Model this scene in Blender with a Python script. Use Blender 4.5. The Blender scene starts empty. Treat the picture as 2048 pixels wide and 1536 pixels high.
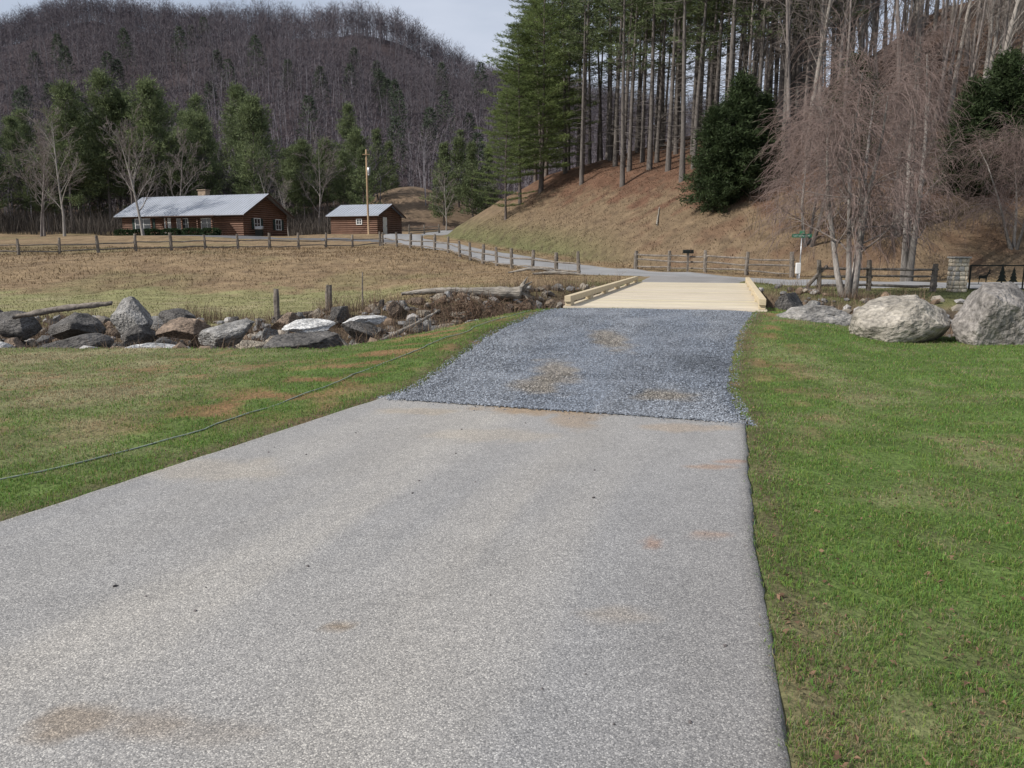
import bpy, bmesh, math, random, numpy as np
from mathutils import Vector, Matrix
random.seed(7)
RS=np.random.default_rng(7)
scene=bpy.context.scene
COL=scene.collection
TAB=np.random.default_rng(99).random((256,256))
def ss(t):
    t=np.clip(t,0,1); return t*t*(3-2*t)
def vn(x,y):
    xi=np.floor(x).astype(int); yi=np.floor(y).astype(int)
    fx=x-xi; fy=y-yi; fx=fx*fx*(3-2*fx); fy=fy*fy*(3-2*fy)
    a=TAB[xi&255,yi&255]; b=TAB[(xi+1)&255,yi&255]; c=TAB[xi&255,(yi+1)&255]; d=TAB[(xi+1)&255,(yi+1)&255]
    return (a*(1-fx)+b*fx)*(1-fy)+(c*(1-fx)+d*fx)*fy
def fbm(x,y,o=4,s=0):
    x=np.asarray(x,float)+s*17.3; y=np.asarray(y,float)+s*9.1
    v=0;a=.5;t=0
    for i in range(o):
        v=v+a*vn(x,y); t+=a; a*=.5; x=x*2.03+5.1; y=y*2.03+1.7
    return v/t
def mixc(a,b,t):
    return a*(1-t[...,None])+np.array(b)*t[...,None]
# ------------------------------------------------------------------ terrain
HILL=np.array([(-8,86),(-5,76),(-.5,66),(4,55.5),(8.5,47.8),(13.5,42.8),(16,41),(22,39.2),(32,38.5),(90,37),(160,60),(160,260),(10,150),(-5,112),(-8,98)],float)
def seg_dist(x,y,P,closed=False):
    best=np.full(np.shape(x),1e9); n=len(P)
    for i in range(n if closed else n-1):
        a=P[i]; b=P[(i+1)%n]; ab=b-a
        t=np.clip(((x-a[0])*ab[0]+(y-a[1])*ab[1])/(ab@ab),0,1)
        best=np.minimum(best,np.hypot(x-a[0]-t*ab[0],y-a[1]-t*ab[1]))
    return best
def inside(x,y,P):
    r=np.zeros(np.shape(x),bool); n=len(P)
    for i in range(n):
        a=P[i]; b=P[(i+1)%n]
        if a[1]==b[1]: continue
        c=((a[1]>y)!=(b[1]>y))&(x<(b[0]-a[0])*(y-a[1])/(b[1]-a[1])+a[0])
        r^=c
    return r
def hill_d(x,y):
    d=seg_dist(x,y,HILL,True)
    return np.where(inside(x,y,HILL),d,-d)
def y_near(x): return np.interp(x,[-60,-3.2,.6,5.9,6.9,9,15,60],[12.6,12.7,17.5,18,15.6,13.6,13,12.5])
def y_far(x): return np.interp(x,[-60,-12,-4,1.5,4.6,9.3,12,20,60],[25,24.6,24.6,27.5,31,31,27,25,24])
def T(x,y):
    x=np.asarray(x,float); y=np.asarray(y,float)
    a=np.abs(x-(.45+.293*(y-7.8)))
    n=.29*ss((y-8)/9)*(1-ss((a-2.6)/2.4))+.05*(fbm(x*.5,y*.5,3)-.5)*ss((a-2.3)/1.5)
    L=np.interp(y,[20,25,33,38,43,50,58,66,78,88,96,120],[-.8,-.65,-.58,-.5,.1,1.15,1.6,1.8,2.5,3.05,3.3,5.])
    R=np.interp(y,[20,25,31,40,46,52,57,68,78,88,120],[-.1,.1,.28,.3,.45,.75,1.1,1.8,2.6,3.4,5.5])-.26*ss((x-9.5)/3)*(1-ss((y-36)/8))
    k=ss((x+8)/7)
    f=L*(1-k)+R*k+.22*(fbm(x*.35,y*.35,3,2)-.5)
    bed=np.interp(y,[12,16,20,25],[-.75,-.9,-1.05,-1.0])+.45*(fbm(x*.8,y*.8,3,1)-.5)
    t1=ss((y-y_near(x))/1.6); t2=ss((y-(y_far(x)-2.6))/2.6)
    z=n*(1-t1)+bed*t1
    z=z*(1-t2)+f*t2
    xr=x*330/np.maximum(y,120)
    Rg=np.interp(xr,[-500,-300,-205,-115,-65,-33,-13,55,160,500],[60,76,84,91,84,74,69,50,45,70])
    pr=np.interp(y,[118,150,180,250,330,450,800],[0,.05,.17,.58,1,.6,.3])
    z=z+pr*(Rg-6)+pr*22*(fbm(x*.018,y*.018,3,3)-.5)
    z=z+5.5*(1-ss(np.hypot((x+17)/17,(y-131)/21)))
    d=hill_d(x,y)
    h=(.53*np.clip(d,0,12)+(.27+.15*ss((x-34)/16))*np.clip(d-12,0,70))*ss(d/2.5+.2)
    z=z+h+np.where(d>0,.35*(fbm(x*.3,y*.3,3,4)-.5)*ss(d/4),0)
    for cx,cy,r,pz in ((-37.5,95,11,3.12),(-17.6,96,5.2,3.42)):
        q=1-ss((np.hypot(x-cx,y-cy)-r)/6)
        z=z*(1-q)+pz*q
    return z
def tz(x,y): return float(T(np.array([x]),np.array([y]))[0])
ROAD=np.array([(90,33),(45,34),(30,34.6),(20,35.3),(14,36.3),(10,38.5),(6,42.8),(3,48),(0,55.5),(-4.5,65),(-8.5,74),(-12,83),(-12.5,95),(-6,112),(2,125)],float)
SIDE=np.array([(-8.8,74.5),(-13,78),(-20,82),(-30,84.5),(-42,88)],float)
APR=np.array([(7.0,31.15),(8.0,34.5),(9.4,39)],float)
def smooth_line(P,step):
    P=np.asarray(P,float)
    for _ in range(3):
        Q=[P[0]]
        for i in range(len(P)-1):
            Q+= [P[i]*.75+P[i+1]*.25,P[i]*.25+P[i+1]*.75]
        Q.append(P[-1]); P=np.array(Q)
    s=np.r_[0,np.cumsum(np.linalg.norm(np.diff(P,axis=0),axis=1))]
    n=int(s[-1]/step)+1
    t=np.linspace(0,s[-1],n)
    return np.stack([np.interp(t,s,P[:,i]) for i in range(P.shape[1])],1)
def drive_edges(y):
    l=np.interp(y,[-8,4.44,8.45,9,13,17.6],[-8.2,-3.08,-1.42,-1.2,-.5,.8])
    r=np.interp(y,[-8,2.2,4,7.2,9,13,17.2],[-1.4,.92,1.36,2.25,2.6,3.85,5.45])
    return l,r
# ------------------------------------------------------------------ mesh helpers
class Acc:
    def __init__(s): s.v=[];s.f=[];s.c=[];s.n=0
    def add(s,V,F,C=None):
        V=np.asarray(V,float).reshape(-1,3); F=np.asarray(F,int).reshape(-1,3)
        s.v.append(V); s.f.append(F+s.n); s.n+=len(V)
        if C is None: C=np.ones((len(V),3))
        C=np.asarray(C,float)
        if C.ndim==1: C=np.tile(C,(len(V),1))
        s.c.append(C)
    def mesh(s,name,mat,smooth=False):
        return npmesh(name,np.concatenate(s.v),np.concatenate(s.f),np.concatenate(s.c),mat,smooth)
def npmesh(name,V,F,C,mat,smooth=False):
    me=bpy.data.meshes.new(name)
    F=np.asarray(F); k=F.shape[1]
    me.vertices.add(len(V)); me.vertices.foreach_set('co',np.ascontiguousarray(V,dtype=np.float32).ravel())
    me.loops.add(F.size); me.loops.foreach_set('vertex_index',np.ascontiguousarray(F,dtype=np.int32).ravel())
    me.polygons.add(len(F)); me.polygons.foreach_set('loop_start',np.arange(0,F.size,k,dtype=np.int32))
    me.polygons.foreach_set('loop_total',np.full(len(F),k,dtype=np.int32))
    me.polygons.foreach_set('use_smooth',np.full(len(F),smooth,dtype=bool))
    me.update(calc_edges=True)
    if C is not None:
        at=me.attributes.new('Col','FLOAT_COLOR','POINT')
        at.data.foreach_set('color',np.c_[C,np.ones(len(C))].astype(np.float32).ravel())
    if mat: me.materials.append(mat)
    return me
def obj(name,me,parent=None,label=None,cat=None,kind=None,group=None,loc=None,rot=None,scale=None):
    o=bpy.data.objects.new(name,me); COL.objects.link(o)
    if parent: o.parent=parent
    if label: o['label']=label
    if cat: o['category']=cat
    if kind: o['kind']=kind
    if group: o['group']=group
    if loc is not None: o.location=loc
    if rot is not None: o.rotation_euler=rot
    if scale is not None: o.scale=scale
    return o
def tubes(P,R,n=4,cap=False):
    P=np.asarray(P,float); R=np.asarray(R,float)
    if P.ndim==2: P=P[None]; R=R[None]
    N,k,_=P.shape
    Tn=np.gradient(P,axis=1); Tn/=np.linalg.norm(Tn,axis=2,keepdims=True)+1e-9
    m=Tn.mean(1); ref=np.where((np.abs(m[:,2])>.8)[:,None],np.array([1.,0,0]),np.array([0,0,1.]))[:,None,:]
    A=np.cross(Tn,ref); A/=np.linalg.norm(A,axis=2,keepdims=True)+1e-9
    B=np.cross(Tn,A)
    an=np.arange(n)*2*math.pi/n
    V=P[:,:,None]+R[:,:,None,None]*(np.cos(an)[:,None]*A[:,:,None]+np.sin(an)[:,None]*B[:,:,None])
    V=V.reshape(-1,3)
    i=np.arange(k-1)[:,None]; j=np.arange(n)[None]
    a=i*n+j; b=i*n+(j+1)%n; c=a+n; d=b+n
    f=np.concatenate([np.stack([a,b,d],-1).reshape(-1,3),np.stack([a,d,c],-1).reshape(-1,3)])
    if cap:
        for e in (0,(k-1)*n):
            f=np.concatenate([f,np.array([(e,e+q,e+q+1) for q in range(1,n-1)])])
    F=(f[None]+(np.arange(N)*k*n)[:,None,None]).reshape(-1,3)
    return V,F
BF=np.array([(0,2,1),(0,3,2),(4,5,6),(4,6,7),(0,1,5),(0,5,4),(1,2,6),(1,6,5),(2,3,7),(2,7,6),(3,0,4),(3,4,7)])
def bx(x0,x1,y0,y1,z0,z1):
    return np.array([(x0,y0,z0),(x1,y0,z0),(x1,y1,z0),(x0,y1,z0),(x0,y0,z1),(x1,y0,z1),(x1,y1,z1),(x0,y1,z1)],float)
def boxmesh(name,boxes,mat,bevel=0):
    a=Acc()
    for b in boxes: a.add(bx(*b),BF)
    return a.mesh(name,mat)
def part(name,parent,boxes,mat,bevel=0,label=None,**k):
    o=obj(name,boxmesh(name,boxes,mat),parent,label=label,**k)
    if bevel:
        m=o.modifiers.new('b','BEVEL'); m.width=bevel; m.segments=2; m.limit_method='ANGLE'
    return o
# ------------------------------------------------------------------ materials
def mat(name,color=(.5,.5,.5),attr=False,objcol=False,var=.25,scale=6,var2=.2,scale2=60,bump=.3,bscale=None,bdist=.02,rough=.85,coord='Object',stretch=None,metal=0,spec=.3,trans=0):
    m=bpy.data.materials.new(name); m.use_nodes=True; nt=m.node_tree; N=nt.nodes; Lk=nt.links
    b=N['Principled BSDF']; b.inputs['Roughness'].default_value=rough; b.inputs['Metallic'].default_value=metal
    b.inputs['Specular IOR Level'].default_value=spec
    tc=N.new('ShaderNodeTexCoord'); src=tc.outputs[coord]
    if stretch:
        mp=N.new('ShaderNodeMapping'); mp.inputs['Scale'].default_value=stretch; Lk.new(src,mp.inputs[0]); src=mp.outputs[0]
    if attr:
        c=N.new('ShaderNodeAttribute'); c.attribute_name='Col'; cs=c.outputs['Color']
    elif objcol:
        c=N.new('ShaderNodeObjectInfo'); cs=c.outputs['Color']
    else:
        c=N.new('ShaderNodeRGB'); c.outputs[0].default_value=(*color,1); cs=c.outputs[0]
    for s,v in ((scale,var),(scale2,var2)):
        n=N.new('ShaderNodeTexNoise'); n.inputs['Scale'].default_value=s; n.inputs['Detail'].default_value=5; n.inputs['Roughness'].default_value=.6
        Lk.new(src,n.inputs['Vector'])
        r=N.new('ShaderNodeMapRange'); r.inputs[1].default_value=.3; r.inputs[2].default_value=.7; r.inputs[3].default_value=1-v; r.inputs[4].default_value=1+v; r.clamp=True
        Lk.new(n.outputs[0],r.inputs[0])
        mx=N.new('ShaderNodeVectorMath'); mx.operation='SCALE'; Lk.new(cs,mx.inputs[0]); Lk.new(r.outputs[0],mx.inputs['Scale']); cs=mx.outputs[0]
    Lk.new(cs,b.inputs['Base Color'])
    if bump:
        n=N.new('ShaderNodeTexNoise'); n.inputs['Scale'].default_value=bscale or scale2; n.inputs['Detail'].default_value=6; Lk.new(src,n.inputs['Vector'])
        bp=N.new('ShaderNodeBump'); bp.inputs['Strength'].default_value=bump; bp.inputs['Distance'].default_value=bdist
        Lk.new(n.outputs[0],bp.inputs['Height']); Lk.new(bp.outputs[0],b.inputs['Normal'])
    if trans:
        t=N.new('ShaderNodeBsdfTranslucent'); Lk.new(cs,t.inputs[0]); ms=N.new('ShaderNodeMixShader'); ms.inputs[0].default_value=trans
        Lk.new(b.outputs[0],ms.inputs[1]); Lk.new(t.outputs[0],ms.inputs[2]); Lk.new(ms.outputs[0],N['Material Output'].inputs[0])
    return m
M_ground=mat('ground_mat',attr=True,var=.28,scale=1.3,var2=.4,scale2=22,bump=.7,bscale=28,bdist=.05,rough=.95,spec=.1)
M_leafy=mat('foliage',attr=True,var=.2,scale=1,var2=.1,bump=0,rough=.7,spec=.2,trans=.35)
M_grass=mat('grass_mat',attr=True,var=.1,scale=2,var2=.05,bump=0,rough=.6,spec=.25,trans=.4)
M_drygrass=mat('dry_grass_mat',attr=True,var=.1,scale=2,var2=.05,bump=0,rough=.9,spec=.1,trans=.15)
M_bark=mat('bark',attr=True,var=.3,scale=1.5,var2=.35,scale2=9,bump=.6,bdist=.03,rough=.95,stretch=(3,3,.6),spec=.1)
M_twig=mat('twig',attr=True,var=.2,scale=2,var2=.1,bump=0,rough=.95,spec=.1)
M_rock=mat('rock',objcol=True,var=.45,scale=1.6,var2=.5,scale2=9,bump=1,bscale=7,bdist=.12,rough=.9,spec=.25)
M_stone=mat('gravel_mat',attr=True,var=.2,scale=30,var2=.2,scale2=120,bump=.3,rough=.8,spec=.4)
M_fence=mat('weathered_wood',(.17,.15,.13),var=.35,scale=2,var2=.4,scale2=12,bump=.8,bdist=.03,rough=.95,spec=.1)
M_drift=mat('driftwood',(.27,.245,.21),var=.45,scale=2,var2=.45,scale2=10,bump=1,bdist=.06,rough=.9,stretch=(.4,3,3))
M_timber=mat('fresh_timber',(.50,.42,.285),var=.12,scale=1.2,var2=.18,scale2=9,bump=.25,bdist=.01,rough=.75,stretch=(1,8,8))
M_deck=mat('deck_timber',attr=True,var=.16,scale=.8,var2=.12,scale2=8,bump=.2,bdist=.01,rough=.75,stretch=(1,6,1))
M_concrete=mat('abutment_concrete',(.3,.29,.27),bump=.4)
M_white=mat('white_paint',(.62,.62,.60),var=.05,var2=.05,bump=0,rough=.5)
M_glass=mat('window_glass',(.03,.035,.04),var=.3,scale=.8,bump=0,rough=.08,spec=.7)
M_shutter=mat('green_shutter',(.02,.035,.03),bump=0)
M_door=mat('dark_trim',(.06,.035,.025),bump=0)
M_green=mat('sign_green',(.012,.12,.065),var=.05,var2=.05,bump=0,rough=.5)
M_black=mat('black_metal',(.015,.018,.016),var=.2,bump=0,rough=.5,metal=.4)
M_galv=mat('galvanised_metal',(.35,.36,.37),var=.1,bump=0,rough=.4,metal=.7)
M_polew=mat('pole_wood',(.30,.21,.13),var=.2,scale=1,var2=.2,scale2=8,bump=.2,stretch=(4,4,.5))
M_hose=mat('hose_mat',(.24,.28,.23),bump=0,rough=.6)
M_asph=mat('road_asphalt',attr=True,var=.15,scale=.6,var2=.2,scale2=60,bump=.3,bdist=.01,rough=.9,spec=.3)
M_chim=mat('chimney_stone',(.26,.2,.15),var=.4,scale=4,bump=.6)
def log_mat():
    m=mat('log_siding',(.135,.07,.045),var=.25,scale=1.2,var2=.2,scale2=10,bump=0,rough=.7)
    nt=m.node_tree;N=nt.nodes;Lk=nt.links;b=N['Principled BSDF']
    tc=N.new('ShaderNodeTexCoord'); sp=N.new('ShaderNodeSeparateXYZ'); Lk.new(tc.outputs['Object'],sp.inputs[0])
    a=N.new('ShaderNodeMath');a.operation='MULTIPLY';a.inputs[1].default_value=math.pi/.24; Lk.new(sp.outputs[2],a.inputs[0])
    s=N.new('ShaderNodeMath');s.operation='SINE';Lk.new(a.outputs[0],s.inputs[0])
    ab=N.new('ShaderNodeMath');ab.operation='ABSOLUTE';Lk.new(s.outputs[0],ab.inputs[0])
    bp=N.new('ShaderNodeBump');bp.inputs['Distance'].default_value=.08;Lk.new(ab.outputs[0],bp.inputs['Height']);Lk.new(bp.outputs[0],b.inputs['Normal'])
    r=N.new('ShaderNodeMapRange');r.inputs[1].default_value=0;r.inputs[2].default_value=.5;r.inputs[3].default_value=.45;r.inputs[4].default_value=1;Lk.new(ab.outputs[0],r.inputs[0])
    old=b.inputs['Base Color'].links[0].from_socket
    v=N.new('ShaderNodeVectorMath');v.operation='SCALE';Lk.new(old,v.inputs[0]);Lk.new(r.outputs[0],v.inputs['Scale']);Lk.new(v.outputs[0],b.inputs['Base Color'])
    return m
M_log=log_mat()
M_roof=mat('metal_roof',(.33,.355,.40),var=.10,scale=.8,var2=.05,bump=0,rough=.5,metal=.15)
def pebble_mat(name,scale,ramp,bd=.006,gap=.45,fade=None):
    m=bpy.data.materials.new(name); m.use_nodes=True; nt=m.node_tree;N=nt.nodes;Lk=nt.links;b=N['Principled BSDF']
    b.inputs['Roughness'].default_value=.85; b.inputs['Specular IOR Level'].default_value=.3
    tc=N.new('ShaderNodeTexCoord')
    v=N.new('ShaderNodeTexVoronoi');v.inputs['Scale'].default_value=scale;Lk.new(tc.outputs['Object'],v.inputs['Vector'])
    sp=N.new('ShaderNodeSeparateColor');Lk.new(v.outputs['Color'],sp.inputs[0])
    cr=N.new('ShaderNodeValToRGB'); el=cr.color_ramp.elements
    while len(el)<len(ramp): el.new(.5)
    for e,(p,c) in zip(el,ramp): e.position=p;e.color=(*c,1)
    Lk.new(sp.outputs[0],cr.inputs[0])
    g=N.new('ShaderNodeMapRange');g.inputs[1].default_value=.35;g.inputs[2].default_value=.75;g.inputs[3].default_value=1;g.inputs[4].default_value=gap;Lk.new(v.outputs['Distance'],g.inputs[0])
    s=N.new('ShaderNodeVectorMath');s.operation='SCALE';Lk.new(cr.outputs[0],s.inputs[0]);Lk.new(g.outputs[0],s.inputs['Scale'])
    at=N.new('ShaderNodeAttribute');at.attribute_name='Col'
    mu=N.new('ShaderNodeVectorMath');mu.operation='MULTIPLY';Lk.new(s.outputs[0],mu.inputs[0]);Lk.new(at.outputs['Color'],mu.inputs[1])
    cur=mu.outputs[0]
    for sc,am in ((2.2,.06),(14,.06)):
        n=N.new('ShaderNodeTexNoise');n.inputs['Scale'].default_value=sc;n.inputs['Detail'].default_value=8;Lk.new(tc.outputs['Object'],n.inputs['Vector'])
        r=N.new('ShaderNodeMapRange');r.inputs[1].default_value=.3;r.inputs[2].default_value=.7;r.inputs[3].default_value=1-am;r.inputs[4].default_value=1+am;Lk.new(n.outputs[0],r.inputs[0])
        s2=N.new('ShaderNodeVectorMath');s2.operation='SCALE';Lk.new(cur,s2.inputs[0]);Lk.new(r.outputs[0],s2.inputs['Scale']); cur=s2.outputs[0]
    Lk.new(cur,b.inputs['Base Color'])
    iv=N.new('ShaderNodeMath');iv.operation='SUBTRACT';iv.inputs[0].default_value=1;Lk.new(v.outputs['Distance'],iv.inputs[1])
    bp=N.new('ShaderNodeBump');bp.inputs['Distance'].default_value=bd;bp.inputs['Strength'].default_value=.6;Lk.new(iv.outputs[0],bp.inputs['Height']);Lk.new(bp.outputs[0],b.inputs['Normal'])
    return m
M_drive=pebble_mat('exposed_aggregate',185,((0,(.165,.164,.163)),(.3,(.255,.252,.247)),(.8,(.345,.338,.325)),(1,(.54,.53,.50))),bd=.0016,gap=.65)
M_gravbed=pebble_mat('gravel_bed',60,((0,(.10,.115,.14)),(.4,(.165,.185,.22)),(.8,(.25,.28,.325)),(1,(.40,.43,.47))),bd=.012,gap=.45)
# ------------------------------------------------------------------ ground sheet
def knots(segs):
    out=[segs[0][0]]
    for a,b,s in segs:
        n=max(1,int(round((b-a)/s))); out+=list(np.linspace(a,b,n+1)[1:])
    return np.array(out)
xs=knots([(-900,-300,60),(-300,-80,8),(-80,-25,1.2),(-25,-12,.35),(-12,14,.14),(14,30,.4),(30,80,1.4),(80,300,10),(300,900,60)])
ys=knots([(-60,-6,6),(-6,1,.6),(1,32,.14),(32,60,.4),(60,125,.8),(125,340,4),(340,900,30)])
X,Y=np.meshgrid(xs,ys)
Z=T(X,Y)
def drive_mask(x,y,m=0.):
    l,r=drive_edges(y); return (x>l-m)&(x<r+m)&(y<17.4)
Z=Z-np.where(drive_mask(X,Y,-.08),.07,0)
low=np.minimum(np.minimum(seg_dist(X,Y,smooth_line(ROAD,2.)),seg_dist(X,Y,SIDE)),seg_dist(X,Y,APR))
Z=Z-np.where(low<1.9,.08,0)
def mudmask(X,Y,n2):
    l,r=drive_edges(Y)
    m=np.maximum(ss(1-np.abs(X-l+1.2)/1.4)*ss((Y-6)/2)*ss((n2-.42)/.16), .8*ss(1-np.abs(X-r-.5)/.8)*ss((Y-8)/3)*ss((n2-.48)/.15))
    m=np.maximum(m,.75*ss((n2-.58)/.1)*ss((Y-5)/3)*ss((fbm(X*.35,Y*.35,2,27)-.5)/.15)*np.where(X>r,.6,1))
    return np.clip(m,0,1)
def lawn_dry(X,Y,n1,n2):
    return np.clip(ss((n1-.5)/.25)*.35+ss((n2-.58)/.15)*.3+(.55+.5*ss((n1-.4)/.2))*ss((-X-2.2)/3)*ss((Y-5.5)/3.5),0,1)
def ground_color(X,Y):
    n1=fbm(X*.9,Y*.9,4,5); n2=fbm(X*3,Y*3,4,6); n3=fbm(X*.15,Y*.15,4,7)
    C=np.ones(X.shape+(3,))*np.array((.085,.125,.036))
    dry=np.clip(lawn_dry(X,Y,n1,n2)+.3*ss((3.2-Y)/1.5)*(X>0),0,1)
    C=mixc(C,(.23,.20,.12),dry*.85)
    l,r=drive_edges(Y)
    C=mixc(C,(.20,.11,.06),mudmask(X,Y,n2)*.85)
    edge=np.clip(np.maximum(1-np.abs(X-l+.08)/.2,1-np.abs(X-r-.08)/.25),0,1)*(Y<17)
    C=mixc(C,(.09,.065,.045),edge*.8)
    cr=ss((Y-y_near(X)-.1)/.6)
    C=mixc(C,(.13,.10,.07),cr)
    C=mixc(C,(.055,.045,.035),cr*ss((n2-.5)/.12)*.8)
    fr=ss((Y-y_far(X)+1.0)/.8)
    mead=mixc(np.ones(X.shape+(3,))*np.array((.225,.165,.10)),(.13,.135,.06),np.clip(ss((n3-.47)/.2)*.4+ss((n1-.5)/.2)*.2,0,1))
    mead=mixc(mead,(.165,.11,.072),ss((n1-.48)/.2)*.6*ss((Y-37)/4))
    mead=mixc(mead,(.10,.075,.05),ss((n2-.56)/.15)*.5*ss((Y-37)/4))
    flat=ss((40-Y-2*(n1-.5)*4)/3)*ss((-X-3)/4)
    mead=mixc(mead,(.20,.20,.095),flat*.85)
    mead=mixc(mead,(.27,.235,.14),flat*ss((n1-.5)/.15)*.6)
    mead=mixc(mead,(.075,.11,.035),ss((X-1)/3)*ss(1-np.abs(Y-29)/9)*.75)
    C=C*(1-fr[...,None])+mead*fr[...,None]
    d=hill_d(X,Y)
    hc=mixc(np.ones(X.shape+(3,))*np.array((.16,.118,.076)),(.12,.07,.047),np.clip(ss((d-6+7*(n1-.5))/4)+.55*ss((n1-.45)/.2)*ss((X-6)/4),0,1))
    hc=mixc(hc,(.085,.105,.042),ss(1-d/5)*ss(1-(X-2)/8)*.75)
    hc=mixc(hc,(.08,.058,.042),ss((n2-.56)/.15)*.45)
    hc=mixc(hc,(.085,.06,.045),ss((X-14)/8)*ss((d-8)/6)*.6)
    C=C*(1-ss(d/.8)[...,None])+hc*ss(d/.8)[...,None]
    w=ss((Y-100)/15)*(d<=0)
    C=mixc(C,(.11,.078,.058),w)
    C=mixc(C,(.07,.053,.043),ss((fbm(X*.05,Y*.05,3,8)-.5)/.2)*w*.6)
    C=mixc(C,(.058,.047,.052),ss((Y-135)/50)*.9)  # purple-grey haze tint painted into mountain ground, growing with distance
    cl=1-ss((np.hypot((X+17)/17,(Y-129)/24)-.6)/.4)
    C=mixc(C,(.17,.125,.085),cl*.85*ss((n3-.3)/.2)*(d<=0)*(Y>100))
    return C
C=ground_color(X,Y)
ny,nx=X.shape
idx=np.arange(nx*ny).reshape(ny,nx)
F=np.stack([idx[:-1,:-1],idx[:-1,1:],idx[1:,1:],idx[1:,:-1]],-1).reshape(-1,4)
obj('ground',npmesh('ground',np.stack([X,Y,Z],-1).reshape(-1,3),F,C.reshape(-1,3),M_ground,True),kind='structure')
# ------------------------------------------------------------------ sheets
def sheet(name,P,mat,C,kind='structure',smooth=True):
    n,k,_=P.shape; idx=np.arange(n*k).reshape(n,k)
    F=np.stack([idx[:-1,:-1],idx[:-1,1:],idx[1:,1:],idx[1:,:-1]],-1).reshape(-1,4)
    return obj(name,npmesh(name,P.reshape(-1,3),F,C.reshape(-1,3),mat,smooth),kind=kind)
def ribbon(name,line,half,mat,col,off=.05,nc=9,step=1.):
    L=smooth_line(line,step); t=np.gradient(L,axis=0); t/=np.linalg.norm(t,axis=1)[:,None]
    nrm=np.stack([t[:,1],-t[:,0]],1); s=np.linspace(-1,1,nc)
    wob=half+.3*(fbm(L[:,0]*.5,L[:,1]*.5,3,11)-.5)
    P=L[:,None]+nrm[:,None]*(s[None,:,None]*wob[:,None,None])
    z=T(P[...,0],P[...,1])+off
    z[:,0]-=.09; z[:,-1]-=.09
    C=np.ones(P.shape[:2]+(3,))*np.array(col)
    tr=.15*np.exp(-((np.abs(s)-.45)/.18)**2)
    C=C*(1+tr[None,:,None])
    sheet(name,np.concatenate([P,z[...,None]],-1),mat,C)
ribbon('road',ROAD,2.45,M_asph,(.22,.222,.225))
ribbon('side_road',SIDE,2.0,M_asph,(.10,.10,.105),off=.042)
ribbon('road_apron',APR,2.4,M_asph,(.21,.205,.20),off=.046,step=.5)
# driveway
t=np.linspace(0,1,240)[:,None]; s=np.linspace(0,1,110)[None]
yl=-8+(8.45+8)*t; yr=-8+(7.2+8)*t
lx,_=drive_edges(yl); _,rx=drive_edges(yr)
px=lx*(1-s)+rx*s; py=yl*(1-s)+yr*s
jit=.04*(fbm(py*3,px*0+1,3,12)-.5)
px=px+jit*(np.abs(s-.5)*2)**8
pz=T(px,py)+.012
pz=pz-np.where((s<.001)|(s>.999),.07,0)
un=px-.33*py
n=fbm(un*1.3,py*.12,3,13)
Cd=np.ones(px.shape+(3,))*np.array((1.02,1.01,1.0))
Cd=mixc(Cd,(1.36,1.30,1.19),ss((n-.38)/.22)*.65*(1-ss(np.abs(s-.42)/.6))*ss((py-1.5)/2))
Cd=mixc(Cd,(1.3,1.22,1.08),ss(1-np.abs(s-.30)/.12)*.3+ss(1-np.abs(s-.68)/.10)*.2)
Cd=mixc(Cd,(.76,.79,.85),ss((fbm(un*1.3,py*.15,3,14)-.48)/.2)*.5*(1-ss((py-4.5)/2)*.5))
Cd=mixc(Cd,(.74,.72,.71),ss((s-.78)/.2)*.6*ss((6-py)/3))
Cd=mixc(Cd,(.6,.58,.55),ss((s-.965)/.03)*.6+ss((.03-s)/.03)*.4)
def spot(C,cx,cy,rx_,ry_,col,k):
    d=np.hypot((px-cx)/rx_,(py-cy)/ry_)+.9*(fbm(px*6,py*6,3,15)-.5)
    return mixc(C,col,(1-ss((d-.5)/.6))*k)
for q in ((-1.52,2.42,.16,.12,(.72,.56,.40),.6),(-1.22,2.42,.14,.08,(.8,.66,.52),.5),(-1.0,2.36,.25,.08,(.85,.75,.65),.4),(.35,7.75,.8,.35,(1.0,.75,.5),.85),(.6,7.3,.3,.6,(1.02,.8,.58),.65),(1.6,6.9,.5,.2,(1.2,.95,.7),.5),(1.45,5.6,.25,.07,(1.05,.7,.48),.6),(1.75,5.75,.2,.06,(1.05,.65,.45),.6),(1.15,4.2,.15,.06,(1.05,.7,.5),.5),(.78,4.05,.05,.12,(1,.58,.38),.5),(-2.2,5.5,.6,.35,(1.25,1.12,.92),.4),(-.2,6.6,.7,.3,(1.3,1.16,.96),.4),(.5,3.2,.2,.1,(1,.85,.68),.4),(-.75,3.1,.05,.04,(.8,.6,.4),.7),(-.9,7.6,.5,.2,(1.15,1.,.8),.6)):
    Cd=spot(Cd,*q)
sheet('driveway',np.stack([px,py,pz],-1),M_drive,Cd)
t=np.linspace(0,1,120)[:,None]; s=np.linspace(0,1,50)[None]
yl=8.3+(17.95-8.3)*t; yr=7.05+(16.85-7.05)*t
lx,_=drive_edges(yl); _,rx=drive_edges(yr)
px=lx*(1-s)+rx*s; py=yl*(1-s)+yr*s
px=px+.35*(fbm(py*1.2,px*0+3,3,16)-.5)*(np.abs(s-.5)*2)**3
pz=T(px,py)+.022-.06*(np.abs(s-.5)*2)**10
pz=pz+.02*(fbm(px*2,py*2,3,17)-.5)
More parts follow.
